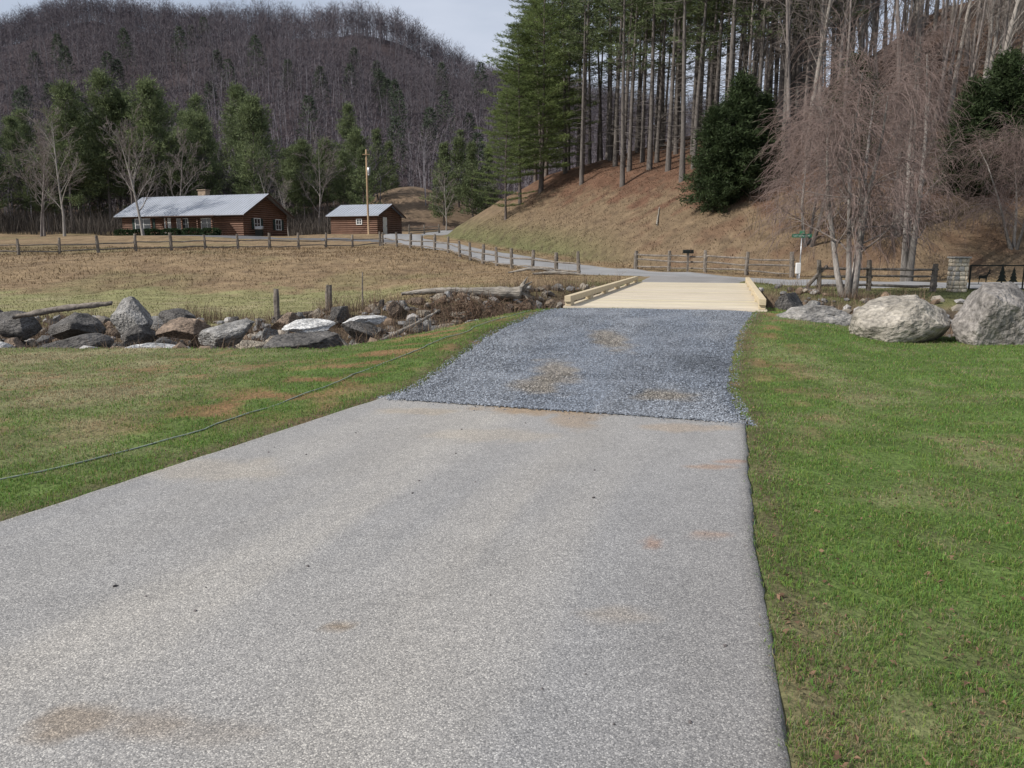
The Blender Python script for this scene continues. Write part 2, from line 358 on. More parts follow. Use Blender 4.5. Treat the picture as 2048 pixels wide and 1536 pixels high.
def grav_tint(px,py):
    un=px-.3*py
    k=ss((fbm(un*1.2,py*.3,4,18)-.47)/.15)
    c=np.ones(px.shape+(3,))
    c=mixc(c,(1.3,1.24,1.16),k*.6)
    c=mixc(c,(.82,.8,.78),ss((fbm(un*2,py*.3,3,28)-.52)/.12)*.45)
    for cx,cy,a,b in ((.55,9.8,.3,1.1),(.3,9.0,.3,.5),(1.7,8.4,.35,.3),(2.6,10.6,.5,.9),(1.6,12.5,.3,1.2)):
        d=np.hypot((px-cx)/a,(py-cy)/b)+1.1*(fbm(px*4,py*4,3,19)-.5)
        c=mixc(c,(1.25,.98,.68) if cx<2 else (.6,.6,.6),(1-ss((d-.4)/.9))*.8)
    return c
sheet('gravel_path',np.stack([px,py,pz],-1),M_gravbed,grav_tint(px,py))
# ------------------------------------------------------------------ gravel stones
bm=bmesh.new(); bmesh.ops.create_icosphere(bm,subdivisions=1,radius=1); iv=np.array([v.co[:] for v in bm.verts]); bm.verts.index_update(); fi=np.array([[v.index for v in f.verts] for f in bm.faces]); bm.free()
def stones(n,x,y,size,cols,sink=.2):
    N=len(x); tv=iv[None]*(1+.35*(RS.random((N,len(iv),1))-.5))
    sc=size[:,None]*np.stack([RS.uniform(.7,1.3,N),RS.uniform(.6,1.,N),RS.uniform(.4,.8,N)],1)
    tv=tv*sc[:,None]
    a=RS.uniform(0,6.28,N); ca,sa=np.cos(a)[:,None],np.sin(a)[:,None]
    b=RS.uniform(-.5,.5,N); cb,sb=np.cos(b)[:,None],np.sin(b)[:,None]
    x1=tv[...,0]*cb-tv[...,2]*sb; z1=tv[...,0]*sb+tv[...,2]*cb
    X2=x1*ca-tv[...,1]*sa; Y2=x1*sa+tv[...,1]*ca
    z0=T(x,y)+n+size*sink
    V=np.stack([X2+x[:,None],Y2+y[:,None],z1+z0[:,None]],-1).reshape(-1,3)
    Fa=(fi[None]+(np.arange(N)*len(iv))[:,None,None]).reshape(-1,3)
    return V,Fa,np.repeat(cols,len(iv),0)
N=60000
tt=RS.random(N)**1.8; sx=RS.random(N)
q=np.abs(sx-.5)*2; kp=RS.random(N)>.75*ss((q-.9)/.1); tt,sx=tt[kp],sx[kp]; N=len(sx)
ed=RS.random(N)<.03; sx=np.where(ed,np.where(RS.random(N)<.5,-np.abs(RS.normal(0,.02,N)),1+np.abs(RS.normal(0,.02,N))),sx)
q=np.clip(np.abs(sx-.5)*2,0,1.05)
yl=8.35+9.4*tt; yr=7.1+9.6*tt; lx,_=drive_edges(yl); _,rx=drive_edges(yr)
gx=lx*(1-sx)+rx*sx; gy=yl*(1-sx)+yr*sx+RS.normal(0,.05,N)
v=RS.random(N)
gc=np.array((.165,.187,.222))[None]*(.5+1.25*v[:,None]**2)
gc=gc*grav_tint(gx,gy)
V1,F1,C1=stones(.024-.022*q**10,gx,gy,RS.uniform(.006,.0145,N),gc,.0)
acc=Acc(); acc.add(V1,F1,C1)
N=300
gx=RS.uniform(-1.4,2.3,N); gy=8.3-.3*(gx+1.4)-np.abs(RS.normal(0,.2,N))**1.3
V1,F1,C1=stones(.012,gx,gy,RS.uniform(.004,.010,N),np.array((.15,.16,.18))*RS.uniform(.6,1.4,(N,1))); acc.add(V1,F1,C1)
N=30
gx=RS.uniform(-2,1.2,N); gy=RS.uniform(2.3,7.4,N)
V1,F1,C1=stones(.012,gx,gy,RS.uniform(.004,.012,N),np.array((.09,.08,.08))*RS.uniform(.6,1.6,(N,1))); acc.add(V1,F1,C1)
obj('gravel',acc.mesh('gravel',M_stone,False),kind='stuff',label='loose blue-grey crushed gravel on the approach',cat='gravel')
N=6000
gx=RS.uniform(-24,18,N); gy=RS.uniform(13,30,N); k=(gy>y_near(gx)+.4)&(gy<y_far(gx)+.2); gx,gy=gx[k],gy[k]; N=len(gx)
cols=np.array([(.26,.23,.19),(.18,.18,.18),(.11,.10,.09),(.3,.29,.28),(.18,.13,.09)])[RS.integers(0,5,N)]*RS.uniform(.7,1.2,(N,1))
V1,F1,C1=stones(0,gx,gy,RS.uniform(.05,.24,N),cols,.2)
obj('creek_cobbles',npmesh('creek_cobbles',V1,F1,C1,M_stone),kind='stuff',label='mixed rounded cobbles filling the creek bed',cat='cobbles')
# ------------------------------------------------------------------ grass
def blades(x,y,h,w,col,lean=.5,tip=1.25,zoff=0.):
    N=len(x); z=T(x,y)+zoff
    a=RS.uniform(0,6.283,N); l=RS.uniform(0,lean,N)*h; la=RS.uniform(0,6.283,N)
    dx,dy=np.cos(a)*w/2,np.sin(a)*w/2
    b0=np.stack([x-dx,y-dy,z-.01],1); b1=np.stack([x+dx,y+dy,z-.01],1)
    m0=np.stack([x+np.cos(la)*l*.35-dx*.7,y+np.sin(la)*l*.35-dy*.7,z+h*.55],1)
    m1=np.stack([x+np.cos(la)*l*.35+dx*.7,y+np.sin(la)*l*.35+dy*.7,z+h*.55],1)
    t_=np.stack([x+np.cos(la)*l,y+np.sin(la)*l,z+h*(1-.25*l/h)],1)
    V=np.stack([b0,b1,m1,m0,t_],1).reshape(-1,3)
    f=np.array([(0,1,2),(0,2,3),(3,2,4)])
    Fa=(f[None]+(np.arange(N)*5)[:,None,None]).reshape(-1,3)
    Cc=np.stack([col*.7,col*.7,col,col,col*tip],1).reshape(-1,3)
    return V,Fa,Cc
N=560000
gy=np.exp(RS.uniform(math.log(1.7),math.log(19),N)); gx=RS.uniform(-1,1,N)*(.76*gy+1.0)
keep=(~drive_mask(gx,gy,-np.abs(RS.normal(0,.035,N))))&(gy<y_near(gx)+.5)&(gy<17.9)
gx,gy=gx[keep],gy[keep]
n1=fbm(gx*.9,gy*.9,4,5); n2=fbm(gx*3,gy*3,4,6); nc=fbm(gx*7,gy*7,3,21)
mud=mudmask(gx,gy,n2)
keep=(RS.random(len(gx))>mud*.85)&(RS.random(len(gx))<.25+1.7*ss((nc-.32)/.32))
gx,gy,n1,n2,nc=gx[keep],gy[keep],n1[keep],n2[keep],nc[keep]
dry=lawn_dry(gx,gy,n1,n2)*.95+.10+.22*ss((3.0-gy)/1.2)
isd=RS.random(len(gx))<dry
base=np.where(isd[:,None],np.array((.30,.26,.155)),np.array((.15,.25,.055)))*RS.uniform(.55,1.35,(len(gx),1))
base[:,0]*=RS.uniform(.75,1.3,len(gx))
hh=(.010+.024*RS.random(len(gx)))*(.5+1.1*nc)*np.where(isd,.8,1)+.0007*gy
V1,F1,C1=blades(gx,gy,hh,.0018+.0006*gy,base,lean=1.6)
obj('grass',npmesh('grass',V1,F1,C1,M_grass),kind='stuff',label='short green lawn grass with dry patches',cat='grass')
a=Acc()
N=90000
gx=RS.uniform(-45,25,N); gy=22+RS.random(N)**1.5*45
d=hill_d(gx,gy); keep=(gy>y_far(gx)-1.5)&(seg_dist(gx,gy,ROAD)>2.7)&(seg_dist(gx,gy,APR)>2.6)&(np.abs(gx)<.75*gy+4)&(d<.5)
gx,gy=gx[keep],gy[keep]
cl=fbm(gx*1.1,gy*1.1,3,22); cc=ground_color(gx,gy)*RS.uniform(.75,1.5,(len(gx),1))
V1,F1,C1=blades(gx,gy,.04+(.12+.35*ss((gy-38)/4))*np.clip(cl-.3,0,1)*RS.random(len(gx)),.01+.0007*gy,cc,lean=1.)
a.add(V1,F1,C1)
N=60000
gx=RS.uniform(-9,45,N); gy=RS.uniform(38,80,N); d=hill_d(gx,gy)
keep=(d>0)&(d<18); gx,gy=gx[keep],gy[keep]
cc=ground_color(gx,gy)*RS.uniform(.75,1.35,(len(gx),1))
V1,F1,C1=blades(gx,gy,.05+.22*RS.random(len(gx))*np.clip(fbm(gx,gy,3,23)-.25,0,1),.05,cc,lean=1.4); a.add(V1,F1,C1)
N=120000
gx=RS.uniform(-20,14,N); gy=RS.uniform(13.4,31,N); br=fbm(gx*.9,gy*.9,3,24)+.07*(gx>-8)+.05*(gy>22)
keep=(gy>y_near(gx)+.1)&(gy<y_far(gx)+1.2)&(br>.45)&~((np.abs(gx-3.3-.275*(gy-17.5))<2.6))
gx,gy,br=gx[keep],gy[keep],br[keep]
cb=np.array([(.20,.14,.095),(.26,.20,.135),(.13,.095,.075),(.17,.12,.09)])[RS.integers(0,4,len(gx))]*RS.uniform(.5,1.3,(len(gx),1))
V1,F1,C1=blades(gx,gy,.15+1.8*RS.random(len(gx))**2*(br-.34),.011,cb,lean=.9); a.add(V1,F1,C1)
obj('dry_grass',a.mesh('dry_grass',M_drygrass),kind='stuff',label='tan dormant grass and weeds on banks',cat='dry grass')
N=800
gy=np.exp(RS.uniform(math.log(1.9),math.log(8),N)); l,r=drive_edges(gy)
gx=np.where(RS.random(N)<.85,r+.03+RS.random(N)**1.6*gy*.6,l-.05-RS.random(N)*1.5)
th=RS.uniform(0,6.28,N); sz=RS.uniform(.006,.016,N); z=T(gx,gy)+.012+.014*RS.random(N)
c_,s_=np.cos(th)*sz,np.sin(th)*sz
up=RS.uniform(-.7,.7,(N,4))*sz[:,None]
V=np.stack([np.stack([gx-c_,gy-s_,z+up[:,0]],1),np.stack([gx+s_*.45,gy-c_*.45,z+up[:,1]],1),np.stack([gx+c_,gy+s_,z+up[:,2]],1),np.stack([gx-s_*.45,gy+c_*.45,z+up[:,3]],1)],1).reshape(-1,3)
f=np.array([(0,1,2),(0,2,3)]); Fa=(f[None]+(np.arange(N)*4)[:,None,None]).reshape(-1,3)
obj('fallen_leaves',npmesh('fallen_leaves',V,Fa,np.repeat(np.array((.19,.12,.08))*RS.uniform(.4,1.3,(N,1)),4,0),M_drygrass),kind='stuff',label='curled brown leaves scattered on the lawn',cat='leaves')
t=np.linspace(-60,60,80)[:,None]; s=np.linspace(0,1,6)[None]
wx=t+0*s; wy=(y_near(t)+.9)*(1-s)+(y_far(t)-1.2)*s
M_water=mat('creek_water',(.03,.035,.03),var=.3,bump=.3,bscale=5,rough=.08,spec=.6)
sheet('water',np.stack([wx,wy,wx*0-1.08],-1),M_water,np.ones(wx.shape+(3,)))
# ------------------------------------------------------------------ boulders
bm=bmesh.new(); bmesh.ops.create_icosphere(bm,subdivisions=5,radius=1); b4=np.array([v.co[:] for v in bm.verts]); bm.verts.index_update(); f4=np.array([[v.index for v in f.verts] for f in bm.faces]); bm.free()
def boulder_mesh(seed,rnd=.0,cuts=14,fl=.94,nz=1.):
    r=np.random.default_rng(seed); v=b4.copy()
    for i in range(cuts):
        n=r.normal(size=3); n/=np.linalg.norm(n); d=r.uniform(.5+rnd,.92)
        k=np.maximum(0,v@n-d); v-=k[:,None]*n*fl
    o=r.uniform(0,50)
    nn=(fbm(v[:,0]*1.8+o,v[:,1]*1.8+v[:,2]*1.3,5,1)-.5)*.2*nz+(fbm(v[:,2]*2.5+o,v[:,1]*2.5-v[:,0],5,2)-.5)*.16*nz+(fbm(v[:,2]*9+o,v[:,1]*9-v[:,0]*8,3,2)-.5)*.06
    v=v*(1+nn)[:,None]
    v-= (v.max(0)+v.min(0))/2; v/=np.abs(v).max(0)
    me=npmesh('boulder',v,f4,None,M_rock,True)
    return me
BT=[boulder_mesh(100+i,rnd=-.06,fl=1.,cuts=12,nz=.8) for i in range(12)]
BRND=[boulder_mesh(200+i,rnd=.2,cuts=12,nz=1.2) for i in range(3)]
def boulder(X_,Y_,w,top,col,tmpl=None,depth=None,h=None,label='grey boulder lying in the rocky creek bed',group='boulders along the creek',rz=None,me=None,tilt=.15):
    t_=me or BT[tmpl if tmpl is not None else random.randrange(12)]
    g=tz(X_,Y_); hh=h if h else max(top-g+.25,.3)
    o=obj('boulder',t_,label=label,cat='boulder',group=group,loc=(X_,Y_,top-hh/2),rot=(random.uniform(-tilt,tilt),random.uniform(-tilt,tilt),rz if rz is not None else random.uniform(0,6.28)),scale=(w/2,(depth or w*.8)/2,hh/2))
    o.color=(*col,1); return o
TAN=(.33,.29,.235);GR=(.24,.235,.225);DK=(.10,.095,.09);PALE=(.50,.50,.49);BR=(.19,.145,.11)
boulder(7.05,14.0,1.85,.80,(.31,.285,.245),me=BRND[0],depth=1.4,h=1.2,label='large rounded tan boulder at the lawn edge',rz=.2)
boulder(8.6,13.7,1.7,1.0,(.215,.20,.185),me=BT[4],depth=1.4,h=1.6,label='large cracked grey-tan boulder at the lawn edge',rz=1.0)
boulder(9.75,13.3,1.3,.62,(.22,.2,.18),me=BT[7],depth=1.2,h=1.3,label='grey-tan boulder beside the lawn',rz=2.0)
boulder(6.15,15.9,2.0,.5,(.24,.23,.215),me=BRND[2],depth=1.3,h=.85,label='low flat grey boulder next to the bridge',rz=.1)
boulder(6.6,18.4,.95,.62,DK,6,h=1.0,label='dark boulder beside the bridge curb')
boulder(7.3,19.0,.8,.4,GR,2,h=.9); boulder(8.2,19.8,.7,.22,BR,5,h=.9); boulder(7.7,17.2,.7,.3,DK,8,h=.9); boulder(8.6,17.5,.9,.3,(.2,.17,.14),4,h=1)
for q in ((-8.9,15.6,1.6,-.12,DK,1,.6),(-6.75,14.4,1.6,-.1,PALE,2,.4),(-7.9,18.6,1.5,.02,BR,3,.6),(-6.4,17.4,1.3,-.02,GR,4,.5),(-10.2,20.9,1.1,.38,GR,5,1.1),(-4.15,15.1,1.6,.0,DK,6,.6),(-10.4,15.1,1.0,-.16,PALE,7,.4),(-5,19,1.3,-.1,PALE,8,.3),(-11.4,20.2,1.6,.02,DK,9,.8),(-8.9,20.6,1.0,.08,DK,1,.7),(-3.6,18.3,.9,-.08,DK,4,.5),(-2.4,19,.7,.0,DK,5,.5),(-6.1,21,1.1,-.04,BR,3,.6),(-3.9,20.6,1.2,-.1,PALE,8,.3),(-13.5,21,1.5,.0,DK,2,.7),(-12.3,16.9,1.2,-.22,GR,6,.5)):
    boulder(q[0],q[1],q[2],q[3],q[4],q[5],h=q[6],tilt=.25)
for i in range(250):
    X_=random.uniform(-20,-.2); Y_=random.uniform(14.0,24.3); w=random.choice([.22,.3,.38,.45,.6,.85])*random.uniform(.85,1.2)
    if Y_<y_near(np.array([X_]))[0]+.8: continue
    h=w*random.uniform(.35,.7); g=tz(X_,Y_)
    boulder(X_,Y_,w,g+h*.7+random.uniform(0,.28)+.012*(Y_-14),random.choice([DK,GR,BR,DK,GR,TAN,DK,(.34,.34,.33)]),h=h+.2,tilt=.5)
for i in range(60):
    u=random.random(); X_=-4.5+6.3*u; Y_=float(y_far(np.array([X_]))[0])-random.uniform(-.3,2.4)
    w=random.uniform(.2,.6); g=tz(X_,Y_)
    boulder(X_,Y_,w,g+w*.35,random.choice([TAN,TAN,BR,GR,(.33,.26,.19)]),h=w*.7,label='small tan rock set in the creek bank',group='rocks in the creek bank',tilt=.4)
for i in range(40):
    X_=random.uniform(6.6,16); Y_=random.uniform(18,27); g=tz(X_,Y_); w=random.uniform(.3,.8)
    if Y_<y_near(np.array([X_]))[0]+1: continue
    boulder(X_,Y_,w,g+w*.5+.15,random.choice([TAN,BR,GR,DK,(.33,.24,.17)]),h=w*.9,label='small rock on the creek bank',group='rocks in the creek bank',tilt=.4)
# ------------------------------------------------------------------ logs
def bentlog(name,pts,radii,label,cat,mat_=M_drift,n=10,extra=None):
    a=Acc(); P=smooth_line(np.array(pts,float),.12); R=np.interp(np.linspace(0,1,len(P)),np.linspace(0,1,len(radii)),radii)
    R=R*(1+.45*(fbm(np.arange(len(P))*.35,np.zeros(len(P)),3,31)-.5))
    V,F_=tubes(P,R,n,cap=True); V=V+ (RS.random(V.shape)-.5)*.035*min(1,max(radii)/.1)
    a.add(V,F_)
    for e in extra or []:
        V,F_=tubes(np.array(e[0],float),np.array(e[1],float),6); a.add(V,F_)
    return obj(name,a.mesh(name,mat_,True),label=label,cat=cat)
ex=[]
for i in range(16):
    an=random.uniform(0,6.28); r=random.uniform(.3,.6)
    p=np.array((.25,26.0,.2)); q=p+np.array((random.uniform(.1,.45),math.cos(an)*r,math.sin(an)*r)); m=(p+q)/2+np.array((0,0,.06))
    ex.append(([p,m,q],[.09,.06,.015]))
bentlog('driftwood_log',[(-3.6,25.3,.20),(-2.4,25.6,.30),(-1.2,25.8,.24),(.3,26.0,.18)],[.05,.10,.14,.17,.24],'bleached grey driftwood trunk with root end on the bank','log',extra=ex)
bentlog('driftwood_log',[(-12.0,18.6,.02),(-10.9,18.8,.22),(-9.8,19,.32)],[.05,.08,.06],'dark weathered log across creek boulders','log',mat_=M_fence)
bentlog('fallen_branch',[(-2.8,16.3,-.3),(-2.2,17.2,-.05),(-1.7,18.2,.22)],[.05,.04,.02],'grey branch propped on the creek bank','branch')
bentlog('fallen_branch',[(-4.6,14.3,-.4),(-3.6,14.6,-.3),(-2.9,14.5,-.28)],[.03,.025,.015],'thin pale branch in the creek bed','branch')
bentlog('fallen_branch',[(1.0,38,tz(1,38)+.12),(2.2,38.3,tz(2.2,38.3)+.22),(3.6,38.1,tz(3.6,38.1)+.12)],[.05,.1,.04],'bleached fallen branch beside the fence','branch')
bentlog('fallen_branch',[(-.2,40.2,tz(-.2,40.2)+.15),(1.2,40.3,tz(1.2,40.3)+.4),(2.6,40.6,tz(2.6,40.6)+.1)],[.04,.08,.05],'bleached fallen branch beside the fence','branch')
bentlog('fallen_branch',[(9.9,54,tz(9.9,54)+.1),(10.6,57,tz(10.6,57)+.1)],[.06,.03],'thin fallen pole lying on the slope','branch')
lines=[];rad=[]
for i in range(620):
    p=np.array((RS.normal(-1.6,1.1),RS.normal(24.5,.4),RS.uniform(-.9,0.05))); d=RS.normal(size=3); pts=[p]
    for k in range(4): d=d+RS.normal(size=3)*.5; d/=np.linalg.norm(d); pts.append(pts[-1]+d*.15)
    lines.append(pts);rad.append(np.linspace(.014,.004,5))
V,F_=tubes(np.array(lines),np.array(rad),4); obj('root_tangle',npmesh('root_tangle',V,F_,np.tile(np.array((.13,.09,.065)),(len(V),1)),M_twig),label='tangle of dead brown roots on the creek bank',cat='roots',kind='stuff')
hp=[(-5.5,3.9),(-3.57,5.2),(-3.06,6.1),(-2.75,7.0),(-2.23,8.8),(-1.91,10.3),(-1.3,12.3),(-.5,14.6),(.4,17.2)]
L=smooth_line(np.array(hp),.12); L=L+.16*(np.stack([fbm(L[:,1]*1.6,L[:,1]*0,3,1),fbm(L[:,0]*1.6,L[:,1]*0,3,2)],1)-.5)
P=np.c_[L,T(L[:,0],L[:,1])-.006+.04*fbm(L[:,1]*1.4,L[:,1]*0,2,3)]; V,F_=tubes(P,np.full(len(P),.007),6,True)
obj('garden_hose',npmesh('garden_hose',V,F_,None,M_hose,True),label='thin green-grey hose lying across the grass',cat='hose')
# ------------------------------------------------------------------ bridge
BR_=obj('timber_bridge',None,label='new pale timber plank bridge over the creek',cat='bridge',loc=(3.36,17.4,.33),rot=(0,0,-math.radians(15.4)))
a=Acc(); Lb=14.1; y=0
while y<Lb:
    w=.14; b=bx(-2.25+random.uniform(-.012,.012),2.25+random.uniform(-.012,.012),y,y+w-.005,-.05+random.uniform(-.002,.002),random.uniform(-.001,.001))
    c=np.array((.52,.46,.355))*random.uniform(.86,1.08); c=c*np.array((1,random.uniform(.97,1.02),random.uniform(.9,1.06))); a.add(b,BF,c); y+=w
obj('deck',a.mesh('deck',M_deck),BR_)
for sx in (-1,1):
    xc=sx*2.15
    bxs=[(xc-.075,xc+.075,y0,min(y0+3.5,Lb)-.01,.095,.235) for y0 in (0,3.5,7,10.5)]
    o=part('curb',BR_,bxs,M_timber,bevel=.008)
    for k in range(6):
        y0=.05+k*(Lb-.5)/5; part('curb_block',BR_,[(xc-.07,xc+.07,y0,y0+.42,.004,.093)],M_timber,bevel=.006)
for x in (-2.05,-.7,.7,2.05): part('girder',BR_,[(x-.11,x+.11,.1,Lb-.1,-.5,-.053)],M_timber)
part('abutment',BR_,[(-2.4,2.4,.12,.6,-1.9,-.502)],M_concrete); part('abutment',BR_,[(-2.4,2.4,Lb-.6,Lb-.12,-1.9,-.502)],M_concrete)
# ------------------------------------------------------------------ fences
def make_fence(pts,label,rails=3,post_h=1.15,spacing=2.35,rail_gap=.33,skip=()):
    root=obj('rail_fence',None,label=label,cat='fence',loc=(pts[0][0],pts[0][1],tz(*pts[0])))
    L=np.array(pts,float); s=np.r_[0,np.cumsum(np.linalg.norm(np.diff(L,axis=0),axis=1))]
    n=max(2,int(s[-1]/spacing)+1); t=np.linspace(0,s[-1],n)
    Q=np.stack([np.interp(t,s,L[:,i]) for i in (0,1)],1); o=np.array(root.location)
    for q in Q:
        h=post_h*random.uniform(.92,1.12); r=random.uniform(.09,.125); lx_,ly_=random.uniform(-.07,.07),random.uniform(-.05,.05)
        z=tz(*q); P=np.array([(q[0],q[1],z-.3),(q[0]+lx_*.3,q[1]+ly_*.3,z+.3),(q[0]+lx_*.7,q[1]+ly_*.7,z+h*.7),(q[0]+lx_,q[1]+ly_,z+h)])-o
        V,F_=tubes(P,[r*1.1,r,r*.95,r*.85],7,True); V=V+(RS.random(V.shape)-.5)*.03
        obj('post',npmesh('post',V,F_,None,M_fence),root)
    for i in range(n-1):
        for k in range(rails):
            if (i,k) in skip: continue
            A,B=Q[i],Q[i+1]; zz=.22+rail_gap*k
            za=tz(*A)+zz+random.uniform(-.05,.05); zb=tz(*B)+zz+random.uniform(-.05,.05)
            d=(B-A)/np.linalg.norm(B-A)*.14; pa=np.array((*(A-d),za)); pb=np.array((*(B+d),zb))
            m=[pa*(1-u)+pb*u+np.array((0,0,random.uniform(-.04,.03))) for u in (.33,.66)]
            r=random.uniform(.045,.065)
            V,F_=tubes(np.array([pa,*m,pb])-o,[r*.7,r,r,r*.7],6,True)
            obj('rail',npmesh('rail',V,F_,None,M_fence),root)
    return root
make_fence([(-52,49.5),(-34,52),(-31.5,53),(-28,56),(-22,60),(-18.3,62.5),(-14.3,66),(-11.3,67.5)],'weathered split rail fence bordering the house meadow',rails=2,rail_gap=.42)
make_fence([(-11.2,68.2),(-8.7,65),(-4.2,57),(-2.45,52.5),(.1,46.5),(1.5,44),(2.75,41.9),(3.45,40.3)],'weathered split rail fence following the paved road',rails=2,rail_gap=.4)
make_fence([(7.3,46.2),(10.3,43),(13,40.6),(14.3,39.9)],'grey split rail fence at the foot of the slope',rails=3,spacing=2.2)
make_fence([(11.9,30.2),(14.2,31),(16.6,30.7)],'grey split rail fence leading to the stone pillar',rails=3,spacing=1.8)
make_fence([(-13.2,101),(-9.5,103)],'small rail fence beyond the shed',rails=3,spacing=1.6,post_h=1.2)
make_fence([(-7.3,24.0),(-5.9,25.0)],'broken remnant of rail fence on the creek bank',rails=1,spacing=1.7,post_h=1.05)
bentlog('fence_brace',[(11.2,30.0,.0),(11.7,30.2,.55),(12.2,30.3,1.0)],[.07,.07,.06],'leaning grey split rail against the fence post','fence rail',mat_=M_fence,n=6)
bentlog('wooden_post',[(-4.85,25.2,-.6),(-4.85,25.2,.2),(-4.82,25.2,.9)],[.03,.028,.02],'thin weathered stake standing in the meadow','post',mat_=M_fence,n=6)
# ------------------------------------------------------------------ stone pillar, gate, sign
pz=tz(17.3,30.4)
pil=obj('stone_pillar',None,label='stacked fieldstone gate pillar with flat cap',cat='pillar',loc=(17.35,30.4,pz),scale=(.78,.78,.95))
bm=bmesh.new(); bmesh.ops.create_icosphere(bm,subdivisions=2,radius=1); i2=np.array([v.co[:] for v in bm.verts]); bm.verts.index_update(); g2=np.array([[v.index for v in f.verts] for f in bm.faces]); bm.free()
a=Acc(); a.add(bx(-.29,.29,-.29,.29,-.3,1.32),BF,(.3,.27,.23))
zc=0
while zc<1.3:
    h=random.uniform(.12,.22)
    for side in range(4):
        xx=-.33
        while xx<.3:
            w=random.uniform(.14,.3); w=min(w,.34-xx)
            v=np.sign(i2)*np.abs(i2)**.4*np.array((w/2-.003,.07,h/2-.002)); v=v+np.array((xx+w/2,-.28,zc+h/2)); v+=(RS.random(v.shape)-.5)*.012
            an=side*math.pi/2; c_,s_=math.cos(an),math.sin(an)
            v=np.stack([v[:,0]*c_-v[:,1]*s_,v[:,0]*s_+v[:,1]*c_,v[:,2]],1)
            a.add(v,g2,np.array(random.choice([(.52,.45,.35),(.44,.39,.32),(.38,.36,.33),(.56,.50,.40)]))*random.uniform(.85,1.1)); xx+=w
    zc+=h
obj('shaft',a.mesh('shaft',M_stone,True),pil)
part('cap',pil,[(-.4,.4,-.4,.4,zc+.002,zc+.07)],M_concrete,bevel=.015)
gate=obj('metal_gate',None,label='black metal gate with deer and pine tree silhouettes',cat='gate',loc=(17.75,30.3,pz))
part('frame',gate,[(0,4.2,-.02,.02,1.0,1.05),(0,4.2,-.02,.02,.1,.15),(0,.05,-.02,.02,.152,.998),(4.15,4.2,-.02,.02,.152,.998),(2.08,2.12,-.02,.02,.152,.998)],M_black)
part('bar',gate,[(.052,2.078,-.012,.012,.3,.325)],M_black);part('bar',gate,[(2.122,4.148,-.012,.012,.3,.325)],M_black)
def plate(name,poly,x,z,s,flip=1):
    bm=bmesh.new(); vs=[bm.verts.new((x+flip*p[0]*s,-.031,z+p[1]*s)) for p in poly]; f=bm.faces.new(vs)
    r=bmesh.ops.extrude_face_region(bm,geom=[f]); 
    for e in r['geom']:
        if isinstance(e,bmesh.types.BMVert): e.co.y+=.008
    bmesh.ops.triangulate(bm,faces=bm.faces[:])
    me=bpy.data.meshes.new(name); bm.to_mesh(me); bm.free(); me.materials.append(M_black); obj(name,me,gate)
deer=[(0,0),(.04,0),(.07,.25),(.12,.38),(.35,.36),(.48,.37),(.5,.2),(.52,0),(.56,0),(.58,.22),(.6,.42),(.62,.52),(.7,.68),(.8,.66),(.82,.72),(.74,.8),(.78,.92),(.84,.98),(.82,1.04),(.76,.97),(.73,1.08),(.69,1.06),(.71,.9),(.66,.83),(.55,.62),(.3,.58),(.08,.6),(.0,.52),(-.02,.4),(.03,.3)]
tree_=[(-.04,0),(.04,0),(.04,.12),(.3,.1),(.14,.32),(.24,.31),(.1,.54),(.18,.53),(.06,.76),(.1,.76),(0,1.05),(-.1,.76),(-.06,.76),(-.18,.53),(-.1,.54),(-.24,.31),(-.14,.32),(-.3,.1),(-.04,.12)]
plate('deer_silhouette',deer,.35,.325,.55); plate('pine_silhouette',tree_,1.25,.325,.72); plate('pine_silhouette',tree_,1.7,.325,.62)
plate('deer_silhouette',deer,3.0,.325,.55,-1); plate('pine_silhouette',tree_,3.4,.325,.68)
sg=obj('street_sign',None,label='green street name sign on a slim metal post',cat='sign',loc=(14.5,39.4,tz(14.5,39.4)))
V,F_=tubes(np.array([(0,0,-.2),(0,0,1),(0,0,2.02)]),[.03,.03,.03],8,True); obj('post',npmesh('post',V,F_,None,M_galv,True),sg)
part('sign_plate',sg,[(-.5,.5,-.04,-.03,2.03,2.21)],M_green,bevel=.002)
bxs=[];x=-.42
while x<.40:
    w=random.uniform(.02,.05)
    bxs.append((x,x+.012,-.0435,-.0415,2.08,2.16))
    if random.random()<.7:
        q=random.choice([2.08,2.115,2.146]); bxs.append((x+.014,x+w+.01,-.0435,-.0415,q,q+.014))
    x+=w+.03 if random.random()>.15 else .1
part('lettering',sg,bxs,M_white)
part('sign_plate',sg,[(-.006,.006,-.33,.33,2.23,2.38)],M_green,bevel=.002)
mk=obj('utility_marker',None,label='white utility pedestal beside the sign post',cat='utility box',loc=(14.3,39.1,tz(14.3,39.1)))
part('box',mk,[(-.11,.11,-.08,.08,.25,.8)],M_white,bevel=.03); part('stand',mk,[(-.04,.04,-.03,.03,-.1,.248)],M_galv)
mb=obj('mailbox',None,label='dark mailbox mounted on the rail fence',cat='mailbox',loc=(9.7,43.2,tz(9.7,43.2)))
a=Acc(); an=np.linspace(0,math.pi,9); prof=[(-.11,0)]+[(-.11*math.cos(q),.1+.1*math.sin(q)) for q in an]+[(.11,0)]
n=len(prof); V=np.array([(-.28,p[0],1.02+p[1]) for p in prof]+[(.28,p[0],1.02+p[1]) for p in prof])
F_=[]
for i in range(n): j=(i+1)%n; F_+=[(i,j,n+j),(i,n+j,n+i)]
for i in range(1,n-1): F_+=[(0,i+1,i),(n,n+i,n+i+1)]
obj('body',npmesh('body',V,np.array(F_),None,M_black),mb); part('stand',mb,[(-.05,.05,-.05,.05,-.1,1.018)],M_fence); part('flag',mb,[(.1,.13,-.125,-.113,1.1,1.32)],M_door)
